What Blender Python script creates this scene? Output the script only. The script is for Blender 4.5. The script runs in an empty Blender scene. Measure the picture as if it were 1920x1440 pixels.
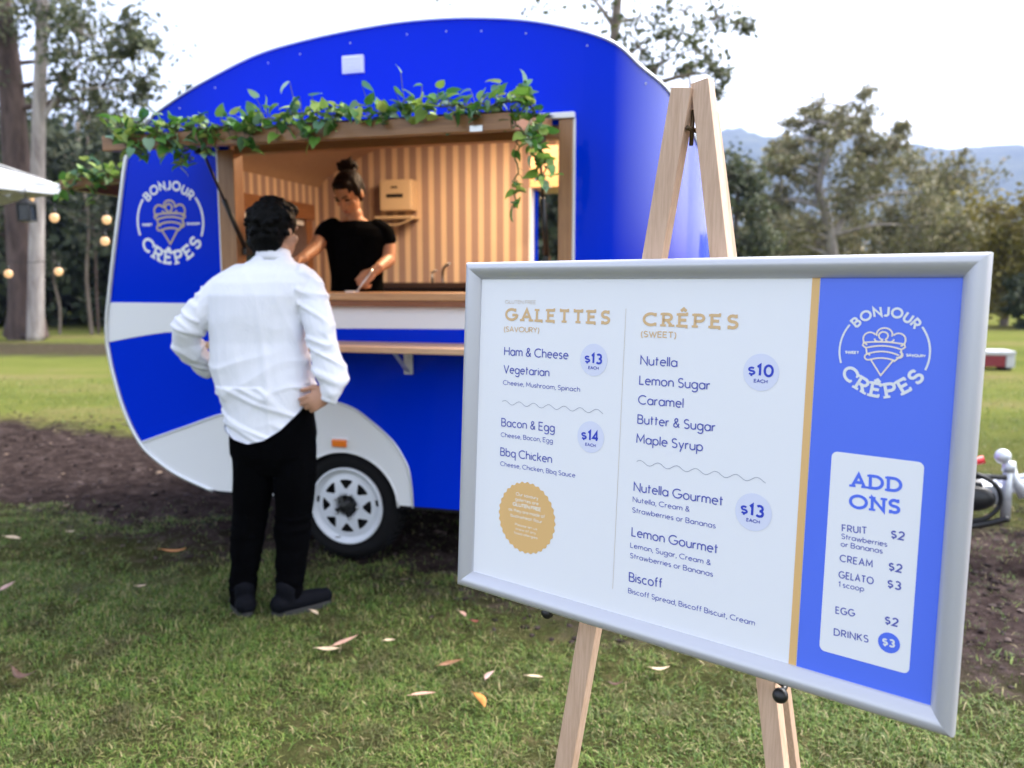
import bpy, bmesh, math, random
import numpy as np
from mathutils import Vector, Matrix, Euler, noise
R = math.radians
random.seed(7)
rng = np.random.default_rng(11)
scene = bpy.context.scene
COL = scene.collection

# ------------------------------------------------------------------ camera
CAM_H = 1.40
PITCH = R(7.0)
FPX = 1554.0
cam_d = bpy.data.cameras.new('camera')
cam = bpy.data.objects.new('camera', cam_d)
COL.objects.link(cam)
cam.location = (0, 0, CAM_H)
cam.rotation_euler = (R(90) - PITCH, 0, 0)
cam_d.sensor_width = 36.0
cam_d.lens = FPX / 1920 * 36.0
cam_d.clip_start = 0.05
cam_d.clip_end = 9000
cam_d.dof.use_dof = True
cam_d.dof.focus_distance = 1.42
cam_d.dof.aperture_fstop = 3.8
scene.camera = cam

# ------------------------------------------------------------------ sky, sun, exposure
SUN_EL, SUN_AZ = 54, 62           # azimuth clockwise from +Y: beyond the van, to the right, veiled by thin cloud
world = bpy.data.worlds.new('World')
scene.world = world
world.use_nodes = True
wn, wl = world.node_tree.nodes, world.node_tree.links
wn.clear()
w_out = wn.new('ShaderNodeOutputWorld')
w_bg = wn.new('ShaderNodeBackground')
w_sky = wn.new('ShaderNodeTexSky')
w_sky.sky_type = 'NISHITA'
w_sky.sun_disc = False
w_sky.sun_elevation = R(SUN_EL)
w_sky.sun_rotation = R(SUN_AZ)
w_sky.dust_density = 4.0
w_sky.ozone_density = 1.0
w_hs = wn.new('ShaderNodeHueSaturation')     # thin overcast: the blue of the clear sky mostly washed out
w_hs.inputs['Saturation'].default_value = 0.48
w_hs.inputs['Value'].default_value = 1.0
w_bg.inputs['Strength'].default_value = 0.15
wl.new(w_sky.outputs[0], w_hs.inputs['Color'])
wl.new(w_hs.outputs[0], w_bg.inputs[0])
wl.new(w_bg.outputs[0], w_out.inputs[0])
sun_d = bpy.data.lights.new('sun', 'SUN')
sun = bpy.data.objects.new('sun', sun_d)
COL.objects.link(sun)
sun_d.energy = 1.3
sun_d.angle = R(35)
sun_d.color = (1.0, 0.98, 0.95)
_sd = Vector((math.sin(R(SUN_AZ)) * math.cos(R(SUN_EL)), math.cos(R(SUN_AZ)) * math.cos(R(SUN_EL)), math.sin(R(SUN_EL))))
sun.rotation_euler = (-_sd).to_track_quat('-Z', 'Y').to_euler()
scene.view_settings.view_transform = 'Standard'
scene.view_settings.look = 'None'
scene.view_settings.exposure = 2.05
scene.view_settings.gamma = 1.0
scene.view_settings.use_curve_mapping = False
scene.cycles.max_bounces = 8
scene.cycles.transparent_max_bounces = 8

# ------------------------------------------------------------------ helpers: materials
MATS = {}
def mat(name, col=(0.5, 0.5, 0.5), rough=0.5, metal=0.0, spec=0.5, coat=0.0, emit=None, estr=0.0, sss=0.0):
    m = bpy.data.materials.new(name)
    m.use_nodes = True
    b = m.node_tree.nodes['Principled BSDF']
    b.inputs['Base Color'].default_value = (*col, 1)
    b.inputs['Roughness'].default_value = rough
    b.inputs['Metallic'].default_value = metal
    b.inputs['Specular IOR Level'].default_value = spec
    b.inputs['Coat Weight'].default_value = coat
    b.inputs['Coat Roughness'].default_value = 0.06
    if sss:
        b.inputs['Subsurface Weight'].default_value = sss
        b.inputs['Subsurface Radius'].default_value = (0.012, 0.005, 0.003)
    if emit:
        b.inputs['Emission Color'].default_value = (*emit, 1)
        b.inputs['Emission Strength'].default_value = estr
    MATS[name] = m
    return m
def nodes(m):
    return m.node_tree.nodes, m.node_tree.links, m.node_tree.nodes['Principled BSDF']
def tex_noise(m, scale=5, detail=4, rough=0.6, vec=None, coord='Object', stretch=(1, 1, 1), dist=0.0):
    n, l, b = nodes(m)
    if vec is None:
        tc = n.new('ShaderNodeTexCoord')
        mp = n.new('ShaderNodeMapping')
        mp.inputs['Scale'].default_value = stretch
        l.new(tc.outputs[coord], mp.inputs['Vector'])
        vec = mp.outputs[0]
    t = n.new('ShaderNodeTexNoise')
    t.inputs['Scale'].default_value = scale
    t.inputs['Detail'].default_value = detail
    t.inputs['Roughness'].default_value = rough
    t.inputs['Distortion'].default_value = dist
    l.new(vec, t.inputs['Vector'])
    return t.outputs['Fac']
def ramp(m, fac, stops):
    n, l, b = nodes(m)
    r = n.new('ShaderNodeValToRGB')
    cr = r.color_ramp
    while len(cr.elements) < len(stops):
        cr.elements.new(0.5)
    for e, (p, c) in zip(cr.elements, stops):
        e.position = p
        e.color = (*c, 1)
    l.new(fac, r.inputs[0])
    return r.outputs[0]
def mixc(m, a, b_, fac, mode='MIX'):
    n, l, b = nodes(m)
    x = n.new('ShaderNodeMix')
    x.data_type = 'RGBA'
    x.blend_type = mode
    for s, v in ((x.inputs[0], fac), (x.inputs[6], a), (x.inputs[7], b_)):
        if isinstance(v, (int, float)):
            s.default_value = v
        elif isinstance(v, tuple):
            s.default_value = (*v, 1)
        else:
            l.new(v, s)
    return x.outputs[2]
def math_n(m, op, a, b_=0.0, clamp=False):
    n, l, b = nodes(m)
    x = n.new('ShaderNodeMath')
    x.operation = op
    x.use_clamp = clamp
    for s, v in ((x.inputs[0], a), (x.inputs[1], b_)):
        if isinstance(v, (int, float)):
            s.default_value = v
        else:
            l.new(v, s)
    return x.outputs[0]
def bump(m, h, strength=0.3, dist=0.01):
    n, l, b = nodes(m)
    x = n.new('ShaderNodeBump')
    x.inputs['Strength'].default_value = strength
    x.inputs['Distance'].default_value = dist
    l.new(h, x.inputs['Height'])
    l.new(x.outputs[0], b.inputs['Normal'])
def setcol(m, out):
    n, l, b = nodes(m)
    l.new(out, b.inputs['Base Color'])
def island(m):
    n, l, b = nodes(m)
    g = n.new('ShaderNodeNewGeometry')
    return g.outputs['Random Per Island']

def wood(name, c1, c2, axis='X', scale=9, rough=0.5, coat=0.0):
    m = mat(name, c1, rough, coat=coat)
    st = {'X': (0.6, 14, 14), 'Y': (14, 0.6, 14), 'Z': (14, 14, 0.6)}[axis]
    f = tex_noise(m, scale * 0.45, 6, 0.65, stretch=st, dist=0.4)
    f2 = tex_noise(m, scale * 2.2, 3, 0.6, stretch=st)
    c = ramp(m, f, [(0.3, c2), (0.62, c1)])
    c = mixc(m, c, ramp(m, f2, [(0.35, tuple(0.72 * v for v in c1)), (0.6, (1, 1, 1))]), 0.25, 'MULTIPLY')
    setcol(m, c)
    bump(m, f, 0.08, 0.003)
    return m
def leafmat(name, stops, rough=0.5, trans=0.25, clump=0.35, cscale=1.5):
    m = mat(name, stops[0][1], rough, spec=0.35)
    n, l, b = nodes(m)
    c = ramp(m, island(m), stops)
    f = tex_noise(m, cscale, 3, 0.6)
    c = mixc(m, c, ramp(m, f, [(0.35, (0.45, 0.5, 0.45)), (0.65, (1, 1, 1))]), clump, 'MULTIPLY')
    setcol(m, c)
    if trans:
        t = n.new('ShaderNodeBsdfTranslucent')
        l.new(c, t.inputs[0])
        mx = n.new('ShaderNodeMixShader')
        mx.inputs[0].default_value = trans
        l.new(b.outputs[0], mx.inputs[1])
        l.new(t.outputs[0], mx.inputs[2])
        l.new(mx.outputs[0], n['Material Output'].inputs[0])
    return m

# ------------------------------------------------------------------ helpers: objects
def link(o, parent=None):
    COL.objects.link(o)
    if parent is not None:
        o.parent = parent
    return o
def thing(name, label, cat, loc=(0, 0, 0), rot=(0, 0, 0), group=None):
    o = bpy.data.objects.new(name, None)
    o.empty_display_size = 0.1
    o.location = loc
    o.rotation_euler = rot
    link(o)
    return tag(o, label, cat, group)
def tag(o, label, cat, group=None):
    o['label'] = label
    o['category'] = cat
    if group:
        o['group'] = group
    return o
def mesh_obj(name, me, mats, parent=None, smooth=True):
    for m in (mats if isinstance(mats, (list, tuple)) else [mats]):
        me.materials.append(m)
    if smooth:
        me.shade_smooth()
    else:
        me.shade_flat()
    return link(bpy.data.objects.new(name, me), parent)
def np_mesh(name, V, F, mi=None):
    """V (n,3), F (m,k) constant k"""
    V = np.asarray(V, np.float32)
    F = np.asarray(F, np.int32)
    me = bpy.data.meshes.new(name)
    me.vertices.add(len(V))
    me.vertices.foreach_set('co', V.ravel())
    k = F.shape[1]
    me.loops.add(F.size)
    me.loops.foreach_set('vertex_index', F.ravel())
    me.polygons.add(len(F))
    me.polygons.foreach_set('loop_start', np.arange(0, F.size, k, dtype=np.int32))
    me.polygons.foreach_set('loop_total', np.full(len(F), k, np.int32))
    if mi is not None:
        me.polygons.foreach_set('material_index', np.asarray(mi, np.int32))
    me.update(calc_edges=True)
    return me

class MB:
    def __init__(s):
        s.v, s.f, s.m, s.sm = [], [], [], []
    def add(s, vs, fs, mi=0, smooth=False):
        o = len(s.v)
        s.v += [tuple(v) for v in vs]
        s.f += [tuple(i + o for i in f) for f in fs]
        s.m += [mi] * len(fs)
        s.sm += [smooth] * len(fs)
        return s
    def box(s, a, b, mi=0, bev=0.0):
        x0, y0, z0 = a
        x1, y1, z1 = b
        if bev <= 0:
            vs = [(x0, y0, z0), (x1, y0, z0), (x1, y1, z0), (x0, y1, z0), (x0, y0, z1), (x1, y0, z1), (x1, y1, z1), (x0, y1, z1)]
            fs = [(3, 2, 1, 0), (4, 5, 6, 7), (0, 1, 5, 4), (1, 2, 6, 5), (2, 3, 7, 6), (3, 0, 4, 7)]
            return s.add(vs, fs, mi)
        bm = bmesh.new()
        bmesh.ops.create_cube(bm, size=1)
        for v in bm.verts:
            v.co = Vector(((x0 + x1) / 2 + v.co.x * (x1 - x0), (y0 + y1) / 2 + v.co.y * (y1 - y0), (z0 + z1) / 2 + v.co.z * (z1 - z0)))
        bmesh.ops.bevel(bm, geom=bm.edges[:], offset=bev, segments=2, profile=0.6, affect='EDGES')
        return s.bm(bm, mi)
    def bm(s, bm, mi=0, smooth=False):
        bm.verts.index_update()
        s.add([v.co[:] for v in bm.verts], [[v.index for v in f.verts] for f in bm.faces], mi, smooth)
        bm.free()
        return s
    def beam(s, p, q, w, t, side=(1, 0, 0), mi=0, bev=0.0):
        """square bar from p to q; w along side, t across"""
        p, q = Vector(p), Vector(q)
        z = (q - p).normalized()
        x = Vector(side)
        x = (x - z * x.dot(z)).normalized()
        y = z.cross(x)
        L = (q - p).length
        t0 = MB().box((-w / 2, -t / 2, 0), (w / 2, t / 2, L), bev=bev)
        vs = [p + x * v[0] + y * v[1] + z * v[2] for v in t0.v]
        return s.add(vs, t0.f, mi)
    def tube(s, pts, rad, n=10, mi=0, closed=False, cap=True, flat=1.0):
        pts = [Vector(p) for p in pts]
        k = len(pts)
        rads = rad if isinstance(rad, (list, tuple)) else [rad] * k
        vs, fs = [], []
        up = None
        for i, p in enumerate(pts):
            if closed:
                t = pts[(i + 1) % k] - pts[i - 1]
            else:
                t = pts[min(i + 1, k - 1)] - pts[max(i - 1, 0)]
            t.normalize()
            if up is None:
                up = Vector((0, 0, 1)) if abs(t.z) < 0.9 else Vector((1, 0, 0))
            x = (up - t * up.dot(t)).normalized()
            y = t.cross(x)
            up = x
            for j in range(n):
                a = 2 * math.pi * j / n
                vs.append(p + (x * math.cos(a) + y * math.sin(a) * flat) * rads[i])
        for i in range(k if closed else k - 1):
            for j in range(n):
                a, b = i * n + j, i * n + (j + 1) % n
                c, d = ((i + 1) % k) * n + (j + 1) % n, ((i + 1) % k) * n + j
                fs.append((a, b, c, d))
        if cap and not closed:
            fs.append(tuple(range(n - 1, -1, -1)))
            fs.append(tuple(range((k - 1) * n, k * n)))
        return s.add(vs, fs, mi, True)
    def lathe(s, prof, n=40, c=(0, 0, 0), axis='y', mi=0, a0=0, a1=360):
        """prof list of (r, h) ; rotates about axis through c"""
        vs, fs = [], []
        full = abs(a1 - a0) >= 360
        cols = n if full else n + 1
        for (r, h) in prof:
            for j in range(cols):
                a = R(a0 + (a1 - a0) * j / n)
                x, y = r * math.cos(a), r * math.sin(a)
                v = {'y': (x, h, y), 'z': (x, y, h), 'x': (h, x, y)}[axis]
                vs.append((c[0] + v[0], c[1] + v[1], c[2] + v[2]))
        for i in range(len(prof) - 1):
            for j in range(n):
                j2 = (j + 1) % cols
                fs.append((i * cols + j, i * cols + j2, (i + 1) * cols + j2, (i + 1) * cols + j))
        return s.add(vs, fs, mi, True)
    def ball(s, c, r, mi=0, n=12, sc=(1, 1, 1)):
        bm = bmesh.new()
        bmesh.ops.create_uvsphere(bm, u_segments=n, v_segments=max(6, n * 2 // 3), radius=1)
        for v in bm.verts:
            v.co = Vector((c[0] + v.co.x * r * sc[0], c[1] + v.co.y * r * sc[1], c[2] + v.co.z * r * sc[2]))
        return s.bm(bm, mi, True)
    def prism(s, poly, y0, y1, mi=0, mi_side=None):
        """poly [(x,z)] extruded along y"""
        n = len(poly)
        vs = [(x, y0, z) for x, z in poly] + [(x, y1, z) for x, z in poly]
        s.add(vs, [tuple(range(n)), tuple(range(2 * n - 1, n - 1, -1))], mi)
        s.add(vs, [(i, i + n, (i + 1) % n + n, (i + 1) % n) for i in range(n)], mi if mi_side is None else mi_side)
        return s
    def build(s, name, mats, parent=None, recalc=True):
        me = bpy.data.meshes.new(name)
        me.from_pydata(s.v, [], s.f)
        for m in (mats if isinstance(mats, (list, tuple)) else [mats]):
            me.materials.append(m)
        me.polygons.foreach_set('material_index', s.m)
        me.polygons.foreach_set('use_smooth', s.sm)
        if recalc:
            bm = bmesh.new()
            bm.from_mesh(me)
            bmesh.ops.recalc_face_normals(bm, faces=bm.faces)
            bm.to_mesh(me)
            bm.free()
        me.update()
        return link(bpy.data.objects.new(name, me), parent)

def interp(pts, x):
    for (a, b), (c, d) in zip(pts, pts[1:]):
        if x <= c:
            return b + (d - b) * (x - a) / (c - a) if x > a else b
    return pts[-1][1]
def spline(pts, n=8):
    out = []
    P = [Vector(p) for p in pts]
    for i in range(len(P) - 1):
        p0, p1, p2, p3 = P[max(i - 1, 0)], P[i], P[i + 1], P[min(i + 2, len(P) - 1)]
        for k in range(n):
            t = k / n
            out.append(0.5 * ((2 * p1) + (p2 - p0) * t + (2 * p0 - 5 * p1 + 4 * p2 - p3) * t * t + (3 * p1 - p0 - 3 * p2 + p3) * t ** 3))
    out.append(P[-1])
    return out
def px_ray(x, y):
    a, b = (x - 960) / FPX, -(y - 720) / FPX
    return Vector((a, math.cos(PITCH) + b * math.sin(PITCH), -math.sin(PITCH) + b * math.cos(PITCH)))
def at_ground(x, y, z=0.0):
    d = px_ray(x, y)
    return Vector((0, 0, CAM_H)) + d * ((z - CAM_H) / d.z)
def at_depth(x, y, Y):
    d = px_ray(x, y)
    return Vector((0, 0, CAM_H)) + d * (Y / d.y)

# ------------------------------------------------------------------ materials
blue = mat('blue_paint', (0.0, 0.027, 0.62), 0.06, spec=0.06, coat=0.0)
bump(blue, tex_noise(blue, 1.7, 2, 0.5), 0.04, 0.02)
gel = mat('blue_gelcoat', (0.0, 0.027, 0.62), 0.06, spec=0.05, coat=1.0)      # the rounded front sheet is polished, fading out towards the side
gel.node_tree.nodes['Principled BSDF'].inputs['Coat Roughness'].default_value = 0.03
gel.node_tree.nodes['Principled BSDF'].inputs['Coat IOR'].default_value = 1.9
_n, _l, _b = nodes(gel)
_tc = _n.new('ShaderNodeTexCoord')
_sx = _n.new('ShaderNodeSeparateXYZ')
_l.new(_tc.outputs['Object'], _sx.inputs[0])
_k = math_n(gel, 'MULTIPLY', math_n(gel, 'SUBTRACT', _sx.outputs[0], 1.33), 3.6, True)
_l.new(_k, _b.inputs['Coat Weight'])
_l.new(math_n(gel, 'ADD', math_n(gel, 'MULTIPLY', _k, 0.9), 0.05), _b.inputs['Specular IOR Level'])
bump(gel, tex_noise(gel, 2.2, 3, 0.5, stretch=(2.2, 2.2, .3)), 0.16, 0.02)
white_paint = mat('white_paint', (0.78, 0.79, 0.82), 0.35, coat=0.2)
trim_al = mat('aluminium_trim', (0.75, 0.77, 0.8), 0.35, metal=0.6)
roof_white = mat('roof_white', (0.7, 0.71, 0.73), 0.4)
wood_beam = wood('oiled_wood', (0.34, 0.17, 0.075), (0.24, 0.11, 0.045), 'X', rough=0.4)
wood_post = wood('oiled_wood_upright', (0.38, 0.2, 0.09), (0.27, 0.13, 0.055), 'Z', rough=0.4)
wood_counter = wood('counter_wood', (0.55, 0.31, 0.15), (0.45, 0.23, 0.1), 'X', rough=0.35)
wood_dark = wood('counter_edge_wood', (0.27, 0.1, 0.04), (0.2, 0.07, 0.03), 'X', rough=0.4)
wood_shelf = wood('shelf_wood', (0.62, 0.4, 0.25), (0.52, 0.31, 0.18), 'X', rough=0.45)
wood_easel = wood('beech_wood', (0.66, 0.46, 0.33), (0.56, 0.37, 0.25), 'Z', rough=0.55)
rubber = mat('tyre_rubber', (0.008, 0.008, 0.009), 0.85, spec=.15)
black_plastic = mat('black_plastic', (0.012, 0.012, 0.013), 0.4)
black_well = mat('wheel_well_black', (0.008, 0.008, 0.009), 0.9)
steel = mat('steel', (0.55, 0.56, 0.58), 0.3, metal=0.9)
galv = mat('galvanised_steel', (0.62, 0.64, 0.68), 0.5, metal=0.5)
setcol(galv, ramp(galv, tex_noise(galv, 30, 3), [(0.3, (0.5, 0.52, 0.56)), (0.7, (0.74, 0.76, 0.8))]))
orange_lens = mat('orange_lens', (0.85, 0.2, 0.02), 0.2)
red_paint = mat('red_paint', (0.6, 0.02, 0.03), 0.4)
alu_frame = mat('satin_aluminium', (0.56, 0.565, 0.61), 0.38, metal=0.4)

def stripe_wallpaper():
    m = mat('striped_wallpaper', (0.6, 0.42, 0.25), 0.7)
    n, l, b = nodes(m)
    tc = n.new('ShaderNodeTexCoord')
    sx = n.new('ShaderNodeSeparateXYZ')
    l.new(tc.outputs['Object'], sx.inputs[0])
    s = math_n(m, 'ADD', sx.outputs[0], sx.outputs[1])
    k = math_n(m, 'MULTIPLY', s, 1 / 0.093)
    fr = math_n(m, 'FRACT', math_n(m, 'ADD', k, 100.0))
    d = math_n(m, 'ABSOLUTE', math_n(m, 'SUBTRACT', fr, 0.5))
    c = ramp(m, d, [(0.2, (0.66, 0.49, 0.33)), (0.235, (0.33, 0.225, 0.19))])
    w = tex_noise(m, 3, 3)
    setcol(m, mixc(m, c, ramp(m, w, [(0.3, (0.85, 0.85, 0.85)), (0.7, (1, 1, 1))]), 0.5, 'MULTIPLY'))
    return m
wallpaper = stripe_wallpaper()
lining = wood('ceiling_lining', (0.42, 0.29, 0.19), (0.38, 0.25, 0.16), 'X', rough=0.5)
cream = mat('cream_plastic', (0.62, 0.47, 0.3), 0.4)
dark_bench = mat('dark_worktop', (0.035, 0.02, 0.015), 0.35)
lamp_glow = mat('lamp_diffuser', (0.9, 0.8, 0.6), 0.5, emit=(1.0, 0.55, 0.22), estr=12)
acrylic = mat('hatch_lining', (0.55, 0.33, 0.2), 0.06, spec=1.0, coat=1.0)
setcol(acrylic, ramp(acrylic, tex_noise(acrylic, 4, 3, stretch=(1, 8, 1)), [(0.35, (0.42, 0.27, 0.18)), (0.65, (0.5, 0.34, 0.24))]))

# ================================================================== SETTING: ground, track, hills
def in_track(x, y):
    dx, dy = x - TR0.x, y - TR0.y
    u, v = dx * TD.x + dy * TD.y, dx * TN.x + dy * TN.y
    return v + 0.155 * u, u
YAW = R(16)
TR0 = at_ground(655, 1043)
TD = Vector((math.cos(YAW), -math.sin(YAW), 0))
TN = Vector((math.sin(YAW), math.cos(YAW), 0))

def ground_height(x, y):
    t, u = in_track(x, y)
    h = 0.012 * noise.noise(Vector((x * 1.3, y * 1.3, 0)))
    if -1.2 < t < 3.2:
        k = max(0.0, min(1.0, (t + 0.4) / 0.5)) * max(0.0, min(1.0, (2.7 - t) / 0.6))
        r = math.hypot(x, y)
        if r < 14:
            h += k * (-0.02 + 0.045 * noise.fractal(Vector((x * 3.1, y * 3.1, 3)), 0.8, 2.1, 5))
    return h
def build_ground():
    # fine near sheet inside one large sheet: one mesh with graded rings
    xs = np.concatenate([-np.geomspace(4000, 9.2, 26), np.arange(-9, 9.001, 0.075), np.geomspace(9.2, 4000, 26)])
    ys = np.concatenate([-np.geomspace(1500, 2.2, 12), np.arange(-2, 11.001, 0.075), np.geomspace(11.3, 4500, 30)])
    nx, ny = len(xs), len(ys)
    V = np.zeros((ny, nx, 3), np.float32)
    V[..., 0] = xs[None, :]
    V[..., 1] = ys[:, None]
    for j in range(ny):
        for i in range(nx):
            x, y = xs[i], ys[j]
            if abs(x) < 20 and -2 < y < 25:
                V[j, i, 2] = ground_height(x, y)
    idx = np.arange(nx * ny).reshape(ny, nx)
    F = np.stack([idx[:-1, :-1], idx[:-1, 1:], idx[1:, 1:], idx[1:, :-1]], -1).reshape(-1, 4)
    m = mat('ground_soil_and_turf', (0.1, 0.1, 0.05), 1.0, spec=0.0)
    n, l, b = nodes(m)
    tc = n.new('ShaderNodeTexCoord')
    sx = n.new('ShaderNodeSeparateXYZ')
    l.new(tc.outputs['Object'], sx.inputs[0])
    # t = v + .155 u   (linear in x and y)
    ax = TN.x + 0.155 * TD.x
    ay = TN.y + 0.155 * TD.y
    c0 = -(TR0.x * ax + TR0.y * ay)
    t = math_n(m, 'ADD', math_n(m, 'ADD', math_n(m, 'MULTIPLY', sx.outputs[0], ax), math_n(m, 'MULTIPLY', sx.outputs[1], ay)), c0)
    big = tex_noise(m, 0.9, 5, 0.65)
    fine = tex_noise(m, 9, 6, 0.7)
    tiny = tex_noise(m, 70, 4, 0.7)
    wob = math_n(m, 'ADD', math_n(m, 'MULTIPLY', math_n(m, 'SUBTRACT', big, 0.5), 1.3), math_n(m, 'MULTIPLY', math_n(m, 'SUBTRACT', fine, 0.5), 1.0))
    tt = math_n(m, 'ADD', t, wob)
    lo = math_n(m, 'MULTIPLY', math_n(m, 'ADD', tt, 0.42), 2.2, True)
    hi = math_n(m, 'MULTIPLY', math_n(m, 'SUBTRACT', 2.35, tt), 2.2, True)
    dirt = math_n(m, 'MULTIPLY', lo, hi, True)
    # second worn strip far left, parallel to the tree line
    y2 = math_n(m, 'ADD', sx.outputs[1], math_n(m, 'MULTIPLY', wob, 2.0))
    s2 = math_n(m, 'MULTIPLY', math_n(m, 'MULTIPLY', math_n(m, 'SUBTRACT', y2, 15.2), 0.8, True), math_n(m, 'MULTIPLY', math_n(m, 'SUBTRACT', 20.0, y2), 0.8, True), True)
    s2 = math_n(m, 'MULTIPLY', s2, math_n(m, 'MULTIPLY', math_n(m, 'SUBTRACT', -3.0, sx.outputs[0]), 0.5, True), True)
    s2 = math_n(m, 'MULTIPLY', s2, 0.85)
    dirt = math_n(m, 'MAXIMUM', dirt, s2)
    soil = ramp(m, fine, [(0.3, (0.02, 0.0145, 0.0135)), (0.5, (0.042, 0.031, 0.029)), (0.7, (0.088, 0.067, 0.062))])
    soil = mixc(m, soil, ramp(m, tiny, [(0.35, (0.5, 0.5, 0.5)), (0.65, (1.15, 1.12, 1.1))]), 0.7, 'MULTIPLY')
    near = ramp(m, fine, [(0.28, (0.025, 0.022, 0.012)), (0.5, (0.05, 0.055, 0.02)), (0.72, (0.11, 0.09, 0.045))])
    far = ramp(m, tex_noise(m, 0.35, 6, 0.75, stretch=(.45, 1.3, 1)), [(0.3, (0.085, 0.105, 0.028)), (0.48, (0.135, 0.15, 0.038)), (0.6, (0.17, 0.155, 0.06)), (0.72, (0.17, 0.125, 0.075))])
    kf = math_n(m, 'MULTIPLY', math_n(m, 'SUBTRACT', sx.outputs[1], 5.0), 0.25, True)
    turf = mixc(m, near, far, kf)
    turf = mixc(m, turf, ramp(m, tiny, [(0.3, (0.5, 0.5, 0.5)), (0.7, (1.1, 1.1, 1.1))]), 0.6, 'MULTIPLY')
    setcol(m, mixc(m, turf, soil, dirt))
    bump(m, math_n(m, 'ADD', fine, math_n(m, 'MULTIPLY', tiny, 0.5)), 0.8, 0.03)
    o = mesh_obj('ground', np_mesh('ground', V.reshape(-1, 3), F), m)
    o['kind'] = 'structure'
build_ground()

def build_hills():
    m = mat('forested_hillside', (0.06, 0.08, 0.04), 0.95, spec=0.1)
    setcol(m, ramp(m, tex_noise(m, 0.02, 6, 0.7), [(0.35, (0.03, 0.045, 0.02)), (0.65, (0.085, 0.1, 0.045))]))
    az = np.radians(np.linspace(-60, 70, 150))
    rows = []
    for k in range(12):
        f = k / 11
        r = 1500 + 900 * f
        row = []
        for a in az:
            e = 9.35 - 2.1 * max(0.0, min(1.0, (math.degrees(a) - 14) / 18)) - 4.2 * max(0.0, min(1.0, (math.degrees(a) - 33) / 10))
            top = 2400 * math.tan(R(e)) + 20 * noise.fractal(Vector((math.degrees(a) * 0.16, 0.3, 0)), 0.8, 2.0, 5)
            z = top * (math.sin(f * math.pi / 2) ** 0.85) + (28 * f) * noise.fractal(Vector((math.degrees(a) * 0.5, f * 4, 2)), 0.8, 2.0, 4) * (1 if k else 0)
            row.append((r * math.sin(a), r * math.cos(a), z - 1 if k else -1))
        rows.append(row)
    V = np.array(rows).reshape(-1, 3)
    n = len(az)
    idx = np.arange(len(V)).reshape(12, n)
    F = np.stack([idx[:-1, :-1], idx[:-1, 1:], idx[1:, 1:], idx[1:, :-1]], -1).reshape(-1, 4)
    o = mesh_obj('hills', np_mesh('hills', V, F), m)
    o['kind'] = 'structure'
build_hills()

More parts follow.
